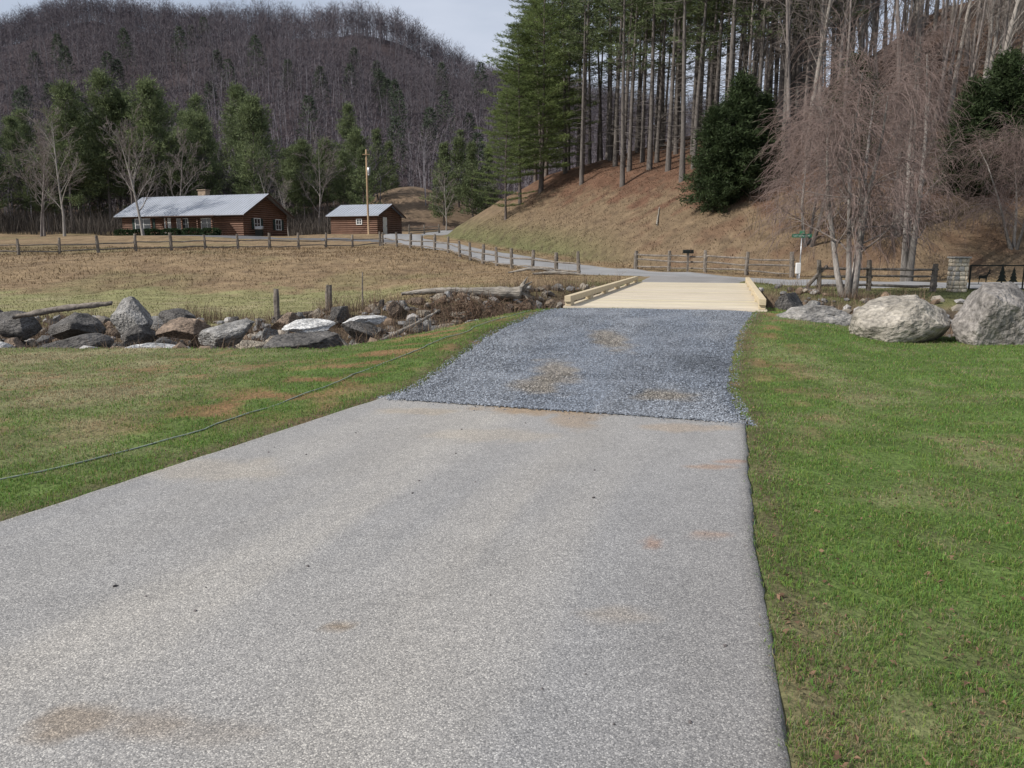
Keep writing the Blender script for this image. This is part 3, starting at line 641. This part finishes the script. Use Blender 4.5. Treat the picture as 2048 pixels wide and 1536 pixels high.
# ------------------------------------------------------------------ house and shed
def gable_building(name,label,cat,loc,rz,W,D,eh,rh,over=.45):
    root=obj(name,None,label=label,cat=cat,loc=loc,rot=(0,0,rz))
    yy=[0,D,D,D/2,0]; zz=[-.4,-.4,eh,rh-.12,eh]
    V=[(0,y,z) for y,z in zip(yy,zz)]+[(W,y,z) for y,z in zip(yy,zz)]
    F_=[(0,1,2),(0,2,4),(2,3,4),(5,7,6),(5,9,7),(7,9,8)]
    for i in range(5):
        j=(i+1)%5; F_+=[(i,5+i,5+j),(i,5+j,j)]
    obj('wall',npmesh('wall',np.array(V,float),np.array(F_),None,M_log),root)
    sl=(rh-eh)/(D/2); a=Acc()
    for sgn in (0,1):
        def pt(x,s,off):
            yb=D/2-(D/2+over)*s; z=rh-sl*(D/2+over)*s+off
            return (x,yb if sgn==0 else D-yb,z)
        x0,x1=-over,W+over
        V=[pt(x0,0,0),pt(x1,0,0),pt(x1,1,0),pt(x0,1,0),pt(x0,0,.1),pt(x1,0,.1),pt(x1,1,.1),pt(x0,1,.1)]
        if sgn==1: V=[(p[0],p[1]+.003,p[2]) for p in V]
        a.add(V,BF)
        x=x0+.02
        while x<x1-.03:
            a.add([pt(x,.005,.1),pt(x+.03,.005,.1),pt(x+.03,1,.1),pt(x,1,.1),pt(x,.005,.135),pt(x+.03,.005,.135),pt(x+.03,1,.135),pt(x,1,.135)],BF); x+=.4
    obj('roof',a.mesh('roof',M_roof),root)
    for x in (-over-.03,W+over+.001):
        a=Acc()
        for sgn in (0,1):
            y0,y1=D/2,(-over if sgn==0 else D+over); z1=rh-sl*(D/2+over)
            a.add([(x,y0,rh-.14),(x+.028,y0,rh-.14),(x+.028,y1,z1-.14),(x,y1,z1-.14),(x,y0,rh+.08),(x+.028,y0,rh+.08),(x+.028,y1,z1+.08),(x,y1,z1+.08)],BF)
        obj('fascia',a.mesh('fascia',M_door),root)
    return root
def window(root,face,p,z,w,h,shut=True,W=0):
    def tr(b):
        x0,x1,y0,y1,z0,z1=b
        return (p+x0,p+x1,y0,y1,z+z0,z+z1) if face=='f' else (W-y1,W-y0,p+x0,p+x1,z+z0,z+z1)
    win=part('window',root,[tr((0,w,-.02,.02,0,h))],M_glass)
    part('frame',win,[tr(b) for b in ((-.09,0,-.06,.02,-.09,h+.09),(w,w+.09,-.06,.02,-.09,h+.09),(.001,w-.001,-.06,.02,h,h+.088),(.001,w-.001,-.07,.02,-.09,0),(w/2-.03,w/2+.03,-.04,-.021,.001,h-.001))],M_white)
    part('muntin',win,[tr((.001,w-.001,-.035,-.022,h/2-.02,h/2+.02))],M_white)
    if shut: 
        part('shutter',win,[tr((-.5,-.1,-.06,-.01,-.05,h+.05))],M_shutter); part('shutter',win,[tr((w+.1,w+.5,-.06,-.01,-.05,h+.05))],M_shutter)
HW=17.5
H=gable_building('log_house','brown log ranch house with pale metal roof and porch','house',(-46.4,94,3.15),math.radians(-20),HW,8.,2.6,4.75,over=.6)
window(H,'f',2.1,.75,2.4,1.25)
part('porch_floor',H,[(5.6,14.6,-1.5,-.002,-.3,.12)],M_concrete)
part('porch_roof',H,[(5.3,15,-1.75,-.64,2.14,2.24)],M_door)
for x in (5.8,8.0,10.2,12.4,14.4): part('porch_post',H,[(x-.08,x+.08,-1.45,-1.29,.122,2.138)],M_log)
window(H,'f',8.3,.85,1.5,1.1,False); window(H,'f',11.8,.85,1.5,1.1,False)
d_=part('door',H,[(6.4,7.35,-.05,-.003,.14,2.12)],M_white); part('handle',d_,[(7.2,7.25,-.1,-.052,1.05,1.15)],M_black)
window(H,'e',1.9,.85,1.0,1.1,True,HW); window(H,'e',5.8,.85,.95,1.1,True,HW)
part('chimney',H,[(7.6,8.7,4.4,5.2,3.2,5.5),(7.5,8.8,4.3,5.3,5.502,5.6)],M_chim)
S=gable_building('log_shed','small brown log shed with pale metal gable roof','shed',(-21.6,94.1,3.42),math.radians(-20),6.3,6.,2.25,3.5,over=.4)
window(S,'f',3.6,1.2,.6,.5,False)
d_=part('door',S,[(6.303,6.36,1.3,2.2,.05,2.0)],M_white); part('handle',d_,[(6.362,6.4,2.05,2.12,.95,1.05)],M_black)
def shrub(X_,Y_,w,d,h,label,col=(.03,.05,.022),name='hedge',cat='hedge',group='hedges along the house',N=1500,sz=1.,rz=-20):
    u=RS.normal(size=(N,3)); u/=np.linalg.norm(u,axis=1)[:,None]; r=RS.uniform(.75,1.02,(N,1))
    p=np.sign(u)*np.abs(u)**.7*r*np.array((w/2,d/2,h/2))+np.array((0,0,h/2)); dr=u+RS.normal(size=(N,3))*.6; dr/=np.linalg.norm(dr,axis=1)[:,None]
    sd=np.cross(dr,RS.normal(size=(N,3))); sd/=np.linalg.norm(sd,axis=1)[:,None]
    V=np.stack([p+sd*.07*sz,p-sd*.07*sz,p+dr*.16*sz],1).reshape(-1,3)
    c=np.repeat(np.array(col)*RS.uniform(.5,1.6,(N,1)),3,0)
    return obj(name,npmesh(name,V,np.arange(3*N).reshape(-1,3),c,M_leafy),label=label,cat=cat,group=group,loc=(X_,Y_,tz(X_,Y_)-.05),rot=(0,0,math.radians(rz)))
c20,s20=math.cos(math.radians(20)),math.sin(math.radians(20))
for x in (1.2,3.6,6.6,9.4,12.3,14.8):
    lx_=x; ly_=-1.0 if x<5 else -2.2
    shrub(-46.4+lx_*c20+ly_*s20,94-lx_*s20+ly_*c20,2.6,1.0,.9,'low clipped dark green hedge beside the log house')
gr=obj('barbecue_grill',None,label='covered pale barbecue grill beside the log house',cat='grill',loc=(-28.6,89.2,tz(-28.6,89.2)))
part('lid',gr,[(-.5,.5,-.3,.3,.75,1.15)],M_galv,bevel=.12); part('cabinet',gr,[(-.4,.4,-.25,.25,0,.748)],M_black,bevel=.02)
up=obj('utility_pole',None,label='tall wooden utility pole with transformer beside the shed',cat='utility pole',loc=(-16.3,89.6,tz(-16.3,89.6)))
V,F_=tubes(np.array([(0,0,-.3),(0,0,4),(0,0,9.3)]),[.12,.11,.085],10,True); obj('shaft',npmesh('shaft',V,F_,None,M_polew,True),up)
V,F_=tubes(np.array([(.25,-.1,6.5),(.25,-.1,6.6),(.25,-.1,7.3),(.25,-.1,7.35)]),[.12,.17,.17,.1],12,True); obj('transformer',npmesh('transformer',V,F_,None,M_galv,True),up)
part('crossarm',up,[(-.4,.4,-.15,-.09,8.7,8.78)],M_polew)
def wire(A,B,sag,nm,lab):
    t=np.linspace(0,1,24)[:,None]; P=np.array(A)*(1-t)+np.array(B)*t; P[:,2]-=sag*4*(t*(1-t))[:,0]
    V,F_=tubes(P,np.full(24,.014),4); obj(nm,npmesh(nm,V,F_,None,M_black,True),label=lab,cat='wire')
zp=up.location.z
wire((-16.3,89.5,zp+8.6),(-30.6,91,6.6),.6,'power_line','thin black service wire between pole and house')
wire((-16.3,89.5,zp+8.8),(28,62,22),1.5,'power_line','thin black overhead wire leading to the wooded hill')
# ------------------------------------------------------------------ trees
def nrm(v): return v/(np.linalg.norm(v)+1e-9)
def line(r,p,d,L,k,wig,trop):
    P=[p]; d=nrm(d); q=p
    for i in range(k-1):
        d=d+r.normal(size=3)*wig; d[2]+=trop; d=nrm(d); q=q+d*L/(k-1); P.append(q)
    return np.array(P)
def grow(r,P,R,lv,spec,out):
    if lv>=len(spec): return
    n,lr,ang,st,wig,trop=spec[lv][:6]; rk=spec[lv][6] if len(spec[lv])>6 else .6; k=len(P); Lp=np.linalg.norm(P[-1]-P[0])
    n=max(1,int(n*r.uniform(.8,1.2)))
    for i in range(n):
        t=st+(1-st)*(i+r.random())/n; t=min(t,.98); f=t*(k-1); j=int(f); q=P[j]+(P[j+1]-P[j])*(f-j); d=nrm(P[j+1]-P[j])
        rr=np.interp(f,np.arange(k),R)
        u=nrm(np.cross(d,r.normal(size=3))); dd=d*math.cos(ang)+u*math.sin(ang)
        Lc=Lp*lr*(1.15-.6*t)*r.uniform(.7,1.25); rc=max(rr*rk*r.uniform(.7,1),.006)
        C_=line(r,q,dd,Lc,k,wig,trop); Rc=np.linspace(rc,max(rc*.2,.003),k)
        out.append((C_,Rc,lv)); grow(r,C_,Rc,lv+1,spec,out)
def bare_tree_mesh(seed,h,r0,spec,bark=(.30,.28,.26),twig=(.16,.13,.12),stems=1,lean=.06,minr=.008):
    r=np.random.default_rng(seed); T_=[];B_=[]
    for s in range(stems):
        d=np.array((r.normal()*lean*(1 if stems==1 else 4),r.normal()*lean*(1 if stems==1 else 3),1)); P=line(r,np.array((r.normal()*.1*(stems>1),r.normal()*.1*(stems>1),-.3)),d,h*r.uniform(.85,1.),6,.05,.06)
        R=np.linspace(1,.12,6)**1.1*r0*(1 if stems==1 else r.uniform(.6,1)); R[0]*=1.25; T_.append((P,R)); grow(r,P,R,0,spec,B_)
    V,F_=tubes(np.array([t[0] for t in T_]),np.array([t[1] for t in T_]),8)
    tm=npmesh('trunk',V,F_,np.tile(np.array(bark),(len(V),1)),M_bark,True)
    a=Acc()
    for lv in range(len(spec)):
        S_=[b for b in B_ if b[2]==lv]
        if not S_: continue
        V,F_=tubes(np.array([b[0] for b in S_]),np.maximum(np.array([b[1] for b in S_]),minr),5 if lv==0 else 3)
        k=lv/max(1,len(spec)-1); a.add(V,F_,np.array(bark)*(1-k)+np.array(twig)*k)
    return tm,a.mesh('crown',M_twig,True)
def tree(name,tm,cm,X_,Y_,label,group=None,s=1,rz=None,cat='tree',sz=None,dz=0):
    e=obj(name,None,label=label,cat=cat,group=group,loc=(X_,Y_,tz(X_,Y_)+dz),rot=(random.uniform(-.02,.02),random.uniform(-.02,.02),rz if rz is not None else random.uniform(0,6.28)),scale=(s,s,sz or s))
    obj('trunk',tm,e); obj('crown',cm,e); return e
sp_mid=[(12,.42,.65,.22,.12,.06),(8,.45,.62,.2,.15,.04),(7,.5,.6,.15,.18,.03)]
BTm=[bare_tree_mesh(500+i,random.uniform(9.5,12),.13,sp_mid,bark=[(.26,.24,.22),(.21,.19,.18),(.17,.15,.14)][i%3],twig=(.18,.155,.145),minr=.013) for i in range(5)]
sp_tall=[(17,.2,.6,.3,.12,.06,.4),(8,.45,.6,.2,.15,.04),(6,.5,.6,.15,.18,.02)]
BTt=[bare_tree_mesh(520+i,random.uniform(17,21),.19,sp_tall,bark=[(.24,.22,.20),(.17,.15,.14)][i%2],twig=(.165,.14,.125),lean=.015,minr=.012) for i in range(4)]
def pine_mesh(seed,h,start,spread,r0,pal,whorl=.42,nb=5,dens=7,k=8,nl=.34,nw=.045,droop=0.,barkc=(.13,.11,.10),stubs=0,gap=.12,shape=.75,clump=.09,rise=.5,flat=1.):
    r=np.random.default_rng(seed)
    P=line(r,np.array((0,0,-.4)),np.array((0,0,1.)),h+.4,9,.012,.02); R=np.linspace(1,.08,9)*r0; R[0]*=1.3
    V,F_=tubes(P,R,8); a=Acc(); a.add(V,F_,barkc)
    zs=P[:,2]
    if stubs:
        L_=[]
        for i in range(stubs):
            z=r.uniform(1.5,h*start); p=np.array([np.interp(z,zs,P[:,0]),np.interp(z,zs,P[:,1]),z]); an=r.uniform(0,6.28)
            L_.append(line(r,p,np.array((math.cos(an),math.sin(an),r.uniform(-.2,.3))),r.uniform(.4,1.6),4,.12,-.02))
        V,F_=tubes(np.array(L_),np.tile(np.linspace(.022,.01,4),(len(L_),1)),3); a.add(V,F_,np.array(barkc)*1.1)
    tm=a.mesh('trunk',M_bark,True)
    z=h*start; BL=[];C_=[];D_=[];K_=[]
    while z<h-.1:
        t=(z-h*start)/(h*(1-start)); n=r.integers(max(2,nb-1),nb+2)
        if r.random()<gap: z+=whorl; continue
        a0=r.uniform(0,6.28); wl=r.uniform(.7,1.2)
        for i in range(n):
            an=a0+i*6.283/n+r.normal()*.3; L=spread*((1-t)**shape)*min(1,.6+t*2.5)*wl*r.uniform(.5,1.15)+.25
            p=np.array([np.interp(z,zs,P[:,0]),np.interp(z,zs,P[:,1]),z+r.uniform(-.12,.12)])
            B=line(r,p,np.array((math.cos(an),math.sin(an),.1+rise*t-droop)),L,5,.08*flat,.05*flat if droop==0 else -.02); BL.append(B)
            m=max(3,int(dens*L/spread*1.3)+1)
            for q in range(m):
                f=(.25+.78*(q+r.random())/m)*4; f=min(f,3.99); j=int(f); c=B[j]+(B[j+1]-B[j])*(f-j); d=nrm(B[j+1]-B[j])
                lat=nrm(np.cross(d,np.array((0,0,1.))))*r.normal()*.22*L*(1.1-f/5); 
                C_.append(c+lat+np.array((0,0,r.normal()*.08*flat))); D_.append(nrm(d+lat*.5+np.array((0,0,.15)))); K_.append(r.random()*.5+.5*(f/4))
        z+=whorl*r.uniform(.8,1.2)*(1-.35*t)
    C_=np.array(C_);D_=np.array(D_);K_=np.array(K_); N=len(C_)
    fl=np.array((1,1,flat))
    dr=D_[:,None]*.55+r.normal(size=(N,k,3))*.5*fl+np.array((0,0,.12)); dr/=np.linalg.norm(dr,axis=2,keepdims=True)
    sd=np.cross(dr,r.normal(size=(N,k,3))); sd/=np.linalg.norm(sd,axis=2,keepdims=True)
    c=C_[:,None]+r.normal(size=(N,k,3))*clump*fl; ln=nl*r.uniform(.6,1.25,(N,k,1))
    V=np.stack([c+sd*nw,c-sd*nw,c+dr*ln],2).reshape(-1,3)
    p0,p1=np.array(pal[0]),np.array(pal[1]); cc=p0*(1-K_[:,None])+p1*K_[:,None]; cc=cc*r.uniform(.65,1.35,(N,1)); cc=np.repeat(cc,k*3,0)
    a=Acc(); a.add(V,np.arange(len(V)).reshape(-1,3),cc)
    V,F_=tubes(np.array(BL),np.tile(np.linspace(.035,.012,5),(len(BL),1)),3); a.add(V,F_,barkc)
    return tm,a.mesh('crown',M_leafy)
PG=((.07,.095,.05),(.16,.195,.09)); PD=((.024,.038,.018),(.055,.08,.032))
PM=[pine_mesh(600+i,random.uniform(18,22),[.2,.28,.14,.32,.18][i],random.uniform(4.8,5.8),.2,PG,whorl=.75,nb=6,dens=9,k=11,nl=.6,nw=.062,stubs=14,gap=.12,clump=.28,rise=.7,barkc=(.17,.15,.14),shape=.55) for i in range(5)]
PY=[pine_mesh(620+i,random.uniform(10,12),.12,3.2,.15,PG,whorl=.6,dens=7,k=10,nl=.45,nw=.06,gap=.15,clump=.18,rise=.8) for i in range(2)]
PT=[pine_mesh(640+i,random.uniform(23,26),[.36,.44,.5,.4][i],3.0,.2,((.06,.085,.04),(.15,.185,.085)),whorl=.95,dens=6,k=9,nl=.42,nw=.04,stubs=90,gap=.3,barkc=(.12,.108,.10),clump=.15,flat=.6) for i in range(4)]
PE=[pine_mesh(660+i,24,[.1,.16][i],6.0,.24,((.06,.09,.034),(.17,.215,.078)),whorl=1.05,nb=6,dens=24,k=11,nl=.36,nw=.03,stubs=6,gap=.12,barkc=(.13,.11,.10),shape=.4,clump=.17,rise=.15,flat=.35) for i in range(2)]
DE=[pine_mesh(680+i,8,.02,[2.9,2.4][i],.16,PD,whorl=.25,nb=6,dens=14,k=10,nl=.32,nw=.045,gap=.06,droop=.1,shape=.7,clump=.17) for i in range(2)]
belt=[(-72,110),(-66,118),(-74,124),(-60,112),(-63,128),(-56,121),(-52,112),(-55,132),(-49,124),(-46,115),(-44,131),(-41,121),(-38,114),(-36,127),(-34,117),(-31,123),(-29,112),(-28,130),(-26,118),(-25,112),(-78,115),(-69,133),(-50,138),(-39,137),(-58,106),(-64,106),(-33,108),(-80,130),(-86,122),(-83,138),(-73,142),(-62,142),(-56,146),(-46,144),(-34,144),(-29,142),(-92,130),(-43,110),(-48,107),(-66,137),(-53,118),(-70,116),(-37,121),(-76,106),(-69,105),(-54,107),(-83,112),(-60,118),(-47,119),(-32,113),(-27,125),(-24,117)]
for i,(x,y) in enumerate(belt):
    tm,cm=PM[i%5]; x+=random.uniform(-2.2,2.2); y+=random.uniform(-2,2)
    s_=random.choice([.5,.62,.72,.82,.92,1.05])*random.uniform(.92,1.08)*(1. if x<-40 else .92)
    tree('pine_tree',tm,cm,x,y,'tall green pine with bare lower trunk behind the log house','pines behind the house',s=s_)
for x,y in ((-10,116),(-8.5,127),(-6,121),(-22,142),(-7,138),(-21,124),(-20,107),(-4,128)):
    tm,cm=random.choice(PY); tree('pine_tree',tm,cm,x,y,'smaller green pine on the brown foothill','pines on the foothill',s=random.uniform(.8,1.2))
tree('bare_tree',*BTm[0],-41.3,88.3,'large leafless grey tree in front of the log house','bare trees around the house',s=1.35)
for x,y,s in ((-50,88,1.2),(-57,96,1.1),(-67,99,1.15),(-50,104,1.2),(-72,103,1.2),(-60,88,.9),(-44,104,1.2),(-31,103,1.1),(-9,108,.7),(-28,99,.8),(-55,92,1.1),(-26,106,1.1)):
    tm,cm=random.choice(BTm); tree('bare_tree',tm,cm,x,y,'leafless grey deciduous tree near the log house','bare trees around the house',s=s)
pts=[(2.9,80),(12.9,60.5),(14.2,62.5)]
for yy in np.arange(58,106,3.5):
    for xx in np.arange(3,44,3.2):
        x=xx+random.uniform(-1.1,1.1); y=yy+random.uniform(-1.3,1.3); d=float(hill_d(np.array([x]),np.array([y]))[0])
        if d<9.5 or x/y>.42: continue
        if any((x-a)**2+(y-b)**2<5 for a,b in pts): continue
        pts.append((x,y))
for x,y in pts:
    edge=x/y<.055
    if edge: tm,cm=random.choice(PE); tree('pine_tree',tm,cm,x,y,'tall pine with green boughs down its trunk on the slope','plantation pines on the slope',s=random.uniform(.8,.95))
    else: tm,cm=random.choice(PT); tree('pine_tree',tm,cm,x,y,'tall straight pine with bare trunk on the slope','plantation pines on the slope',s=random.uniform(.9,1.1))
for x,y,s in ((-.6,76,.5),(.8,79,.72)):
    tm,cm=random.choice(PE); tree('pine_tree',tm,cm,x,y,'bushy green pine at the edge of the plantation','plantation pines on the slope',s=s)
for x,y,s in ((13.3,52.2,.8),(14.8,52.8,.95),(16.6,53.6,.7),(26.6,47,.8),(29.2,47.6,.95),(32.5,48,1.05),(35,50,.9),(22.5,53,.8)):
    tm,cm=random.choice(DE); tree('evergreen_tree',tm,cm,x,y,'dense dark green conifer on the brown slope','dark conifers on the slope',s=s)
n=0
while n<140:
    x=random.uniform(17,66); y=random.uniform(48,100)
    if x/y<.29 or x/y>.8: continue
    if float(hill_d(np.array([x]),np.array([y]))[0])<7: continue
    tm,cm=random.choice(BTt); tree('bare_tree',tm,cm,x,y,'tall leafless grey trunk on the wooded slope','bare trees on the slope',s=random.uniform(.75,1.1)); n+=1
def weeping(seed,h,stems,spread,r0=.14,tw=1.,spec=None,wig=.07,tr=.0075):
    r=np.random.default_rng(seed); out=[];T_=[]
    for s in range(stems):
        an=s*6.283/stems+r.normal()*.3; d=np.array((math.cos(an)*spread,math.sin(an)*spread,1.))
        P=line(r,np.array((math.cos(an)*.12,math.sin(an)*.12,-.25)),d,h*r.uniform(.85,1.),7,wig,.06); R=np.linspace(1,.12,7)*r0*r.uniform(.7,1.1); R[0]*=1.3
        T_.append((P,R)); grow(r,P,R,0,spec or [(12,.38,.8,.2,.16,.02,.5),(7,.55,.7,.15,.18,-.02)],out)
    V,F_=tubes(np.array([t[0] for t in T_]),np.array([t[1] for t in T_]),9)
    cc=np.array((.30,.28,.26))*np.where(fbm(V[:,2]*3,V[:,0]*4,3,3)>.5,.42,1.)[:,None]
    tm=npmesh('trunk',V,F_,cc,M_bark,True)
    a=Acc(); V,F_=tubes(np.array([o[0] for o in out]),np.array([o[1] for o in out]),5); a.add(V,F_,(.20,.175,.16))
    W=[];WR=[]
    for P,R,lv in out:
        for i in range(max(1,int((7 if lv==1 else 4)*tw+r.random()))):
            f=r.uniform(.2,.99)*(len(P)-1); j=min(int(f),len(P)-2); q=P[j]+(P[j+1]-P[j])*(f-j)
            d=nrm(P[j+1]-P[j])+r.normal(size=3)*.5
            L=r.uniform(.5,2.0); L=min(L,max(q[2]-.5,.3)); C_=line(r,q,d,L,7,.14,-.26); W.append(C_); WR.append(np.linspace(tr,tr*.6,7))
            if r.random()<.5:
                C2=line(r,C_[2],C_[3]-C_[2]+r.normal(size=3)*.15,L*.6,7,.16,-.18); W.append(C2); WR.append(np.linspace(tr*.8,tr*.5,7))
    V,F_=tubes(np.array(W),np.array(WR),3); a.add(V,F_,(.20,.152,.138))
    return tm,a.mesh('crown',M_twig,True)
w1=weeping(905,8.0,4,.17,r0=.14,wig=.06); w2=weeping(901,12,4,.05,r0=.15,tw=.7,wig=.025,spec=[(13,.19,.8,.2,.16,.02,.45),(6,.55,.7,.15,.18,-.03)]); w3=weeping(903,6.8,3,.25,r0=.1,tw=.9)
tree('weeping_tree',*w1,12.2,28.2,'bare weeping tree with mottled grey forked trunk',None,1.,rz=.9)
tree('weeping_tree',*w2,19.2,37.9,'bare weeping tree with pale clustered trunks by the road',None,1.,rz=1.5)
tree('weeping_tree',*w2,21.2,43.5,'bare weeping tree standing at the foot of the slope',None,.9,rz=4)
tree('weeping_tree',*w3,16.6,44,'small bare weeping tree standing on the lower slope',None,1.1,rz=3)
tree('weeping_tree',*w3,26.5,41.5,'small bare weeping tree standing on the lower slope',None,.9,rz=1)
# ------------------------------------------------------------------ far woods
N=7600
fx=RS.uniform(-300,95,N); fy=145+RS.random(N)*245
keep=(np.abs(fx/fy)<.85)&(hill_d(fx,fy)<-4)&((fy<350)|(RS.random(N)<.5)); fx,fy=fx[keep],fy[keep]
ex=RS.uniform(-230,60,1200); ey=RS.uniform(318,345,1200); fx=np.r_[fx,ex]; fy=np.r_[fy,ey]
nx_=RS.uniform(-95,0,350); ny_=RS.uniform(112,142,350); fx=np.r_[fx,nx_]; fy=np.r_[fy,ny_]
keep=(np.hypot((fx+17)/17,(fy-128)/24)>.95)|(RS.random(len(fx))<.12); fx,fy=fx[keep],fy[keep]
N=len(fx); fz=T(fx,fy); H_=RS.uniform(8,14,N)*np.where(fy<145,.8,1)
P=np.stack([np.stack([fx,fy,fz-.5],1),np.stack([fx+RS.normal(0,.3,N),fy,fz+H_*.5],1),np.stack([fx+RS.normal(0,.6,N),fy,fz+H_*.95],1)],1)
Rr=np.stack([H_*.0095,H_*.0065,H_*.0025],1)
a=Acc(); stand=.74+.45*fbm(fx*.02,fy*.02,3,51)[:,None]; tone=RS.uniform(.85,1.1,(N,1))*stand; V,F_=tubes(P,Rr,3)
tb=1+.7*ss((260-fy)/80)*ss((fx+110)/50); a.add(V,F_,np.repeat(np.array((.135,.128,.14))*tone*tb[:,None],9,0))  # bluish-purple cast in trunk colour stands in for distance haze
def spray(nb,t0,t1,Ll,w,col,upb):
    t=RS.uniform(t0,t1,(N,nb)); z=fz[:,None]+H_[:,None]*t; an=RS.uniform(0,6.283,(N,nb)); rad=H_[:,None]*.26*RS.random((N,nb))**.6*np.sin(np.clip((t-t0+.1)/(1.1-t0),0,1)*math.pi)**.5 if upb<1 else np.zeros((N,nb))
    p=np.stack([fx[:,None]+np.cos(an)*rad,fy[:,None]+np.sin(an)*rad,z],-1)
    d=np.stack([np.cos(an),np.sin(an),RS.uniform(.4,1.6,(N,nb))],-1)+RS.normal(size=(N,nb,3))*.3; d/=np.linalg.norm(d,axis=2,keepdims=True)
    sd=np.cross(d,RS.normal(size=(N,nb,3))); sd/=np.linalg.norm(sd,axis=2,keepdims=True)
    ln=Ll*RS.uniform(.6,1.3,(N,nb,1)); V=np.stack([p+sd*w,p-sd*w,p+d*ln],2).reshape(-1,3)
    a.add(V,np.arange(len(V)).reshape(-1,3),np.repeat((np.array(col)*tone)[:,None],nb*3,1).reshape(-1,3))
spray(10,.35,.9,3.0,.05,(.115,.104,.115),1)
spray(80,.3,1.0,1.5,.045,(.112,.097,.108),0)  # branch and twig colours carry the same painted aerial haze
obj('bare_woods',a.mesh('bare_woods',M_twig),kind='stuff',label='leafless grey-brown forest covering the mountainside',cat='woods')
N=170
fx=RS.uniform(-240,-5,N); fy=RS.uniform(145,300,N); k=RS.random(N)<(1.25-(fy-140)/130); fx,fy=fx[k],fy[k]; N=len(fx)
fz=T(fx,fy); H_=RS.uniform(9,16,N); nb=500
t=RS.random((N,nb))**.8; t=.2+.8*t; an=RS.uniform(0,6.283,(N,nb)); rad=H_[:,None]*.25*(1-t)**.6*RS.uniform(.3,1.1,(N,nb))+.1
p=np.stack([fx[:,None]+np.cos(an)*rad,fy[:,None]+np.sin(an)*rad,fz[:,None]+H_[:,None]*t],-1)
d=np.stack([np.cos(an),np.sin(an),0*an+.2],-1)+RS.normal(size=(N,nb,3))*.5; d/=np.linalg.norm(d,axis=2,keepdims=True)
sd=np.cross(d,RS.normal(size=(N,nb,3))); sd/=np.linalg.norm(sd,axis=2,keepdims=True)
V=np.stack([p+sd*.16,p-sd*.16,p+d*.9],2).reshape(-1,3)
a=Acc(); a.add(V,np.arange(len(V)).reshape(-1,3),np.repeat(np.array((.075,.095,.065))*RS.uniform(.6,1.3,(N*nb,1)),3,0))
V,F_=tubes(np.stack([np.stack([fx,fy,fz-.5],1),np.stack([fx,fy,fz+H_],1)],1),np.tile([.2,.03],(N,1)),3); a.add(V,F_,(.1,.09,.08))
obj('distant_pines',a.mesh('distant_pines',M_leafy),kind='stuff',label='scattered evergreens among the mountainside woods',cat='woods')
N=26000
fx=RS.uniform(-90,-22,N); fy=RS.uniform(99,128,N); q=fbm(fx*.15,fy*.15,3,41)>.36; fx,fy=fx[q],fy[q]
V1,F1,C1=blades(fx,fy,RS.uniform(.6,3.6,len(fx)),.05,np.array((.12,.105,.092))*RS.uniform(.5,1.4,(len(fx),1)),lean=.6)
a=Acc(); a.add(V1,F1,C1)
N=16000
fx=RS.uniform(14,60,N); fy=RS.uniform(43,95,N); q=(fbm(fx*.2,fy*.2,3,42)>.43)&(hill_d(fx,fy)>3)&(fx/fy>.3); fx,fy=fx[q],fy[q]
V1,F1,C1=blades(fx,fy,RS.uniform(.4,2.6,len(fx)),.03,np.array((.15,.12,.105))*RS.uniform(.6,1.4,(len(fx),1)),lean=.7); a.add(V1,F1,C1)
obj('brush_thicket',a.mesh('brush_thicket',M_drygrass),kind='stuff',label='leafless grey undergrowth below the trees',cat='brush')
# ------------------------------------------------------------------ camera, light
cam=bpy.data.cameras.new('camera'); cam.lens=27.2; cam.sensor_width=36; cam.clip_end=3000
co=bpy.data.objects.new('camera',cam); COL.objects.link(co); co.location=(0,0,1.61); co.rotation_euler=(math.radians(90-9.83),0,0); scene.camera=co
s=Vector((-.66,-.30,.62)).normalized()
sun=bpy.data.lights.new('sun','SUN'); sun.energy=5.0; sun.angle=math.radians(.6); sun.color=(1,.94,.86)
so=bpy.data.objects.new('sun',sun); COL.objects.link(so); so.rotation_euler=(-s).to_track_quat('-Z','Y').to_euler()
w=bpy.data.worlds.new('World'); scene.world=w; w.use_nodes=True; nt=w.node_tree
sk=nt.nodes.new('ShaderNodeTexSky'); sk.sky_type='NISHITA'; sk.sun_disc=False; sk.sun_elevation=math.asin(s.z); sk.sun_rotation=math.atan2(s.x,s.y); sk.air_density=1.; sk.dust_density=2.; sk.ozone_density=1.
tc=nt.nodes.new('ShaderNodeTexCoord'); mp=nt.nodes.new('ShaderNodeMapping'); mp.inputs['Scale'].default_value=(1,1,3.5); nt.links.new(tc.outputs['Generated'],mp.inputs[0])
cn=nt.nodes.new('ShaderNodeTexNoise'); cn.inputs['Scale'].default_value=2.2; cn.inputs['Detail'].default_value=7; nt.links.new(mp.outputs[0],cn.inputs['Vector'])
mr=nt.nodes.new('ShaderNodeMapRange'); mr.inputs[1].default_value=.35; mr.inputs[2].default_value=.65; mr.inputs[3].default_value=.45; mr.inputs[4].default_value=.95; nt.links.new(cn.outputs[0],mr.inputs[0])
mx=nt.nodes.new('ShaderNodeMix'); mx.data_type='RGBA'; mx.inputs[7].default_value=(6.3,6.8,7.9,1); nt.links.new(mr.outputs[0],mx.inputs[0]); nt.links.new(sk.outputs[0],mx.inputs[6])
bg=nt.nodes['Background']; bg.inputs[1].default_value=.105; nt.links.new(mx.outputs[2],bg.inputs[0])
scene.view_settings.view_transform='Standard'; scene.view_settings.look='None'; scene.view_settings.exposure=0
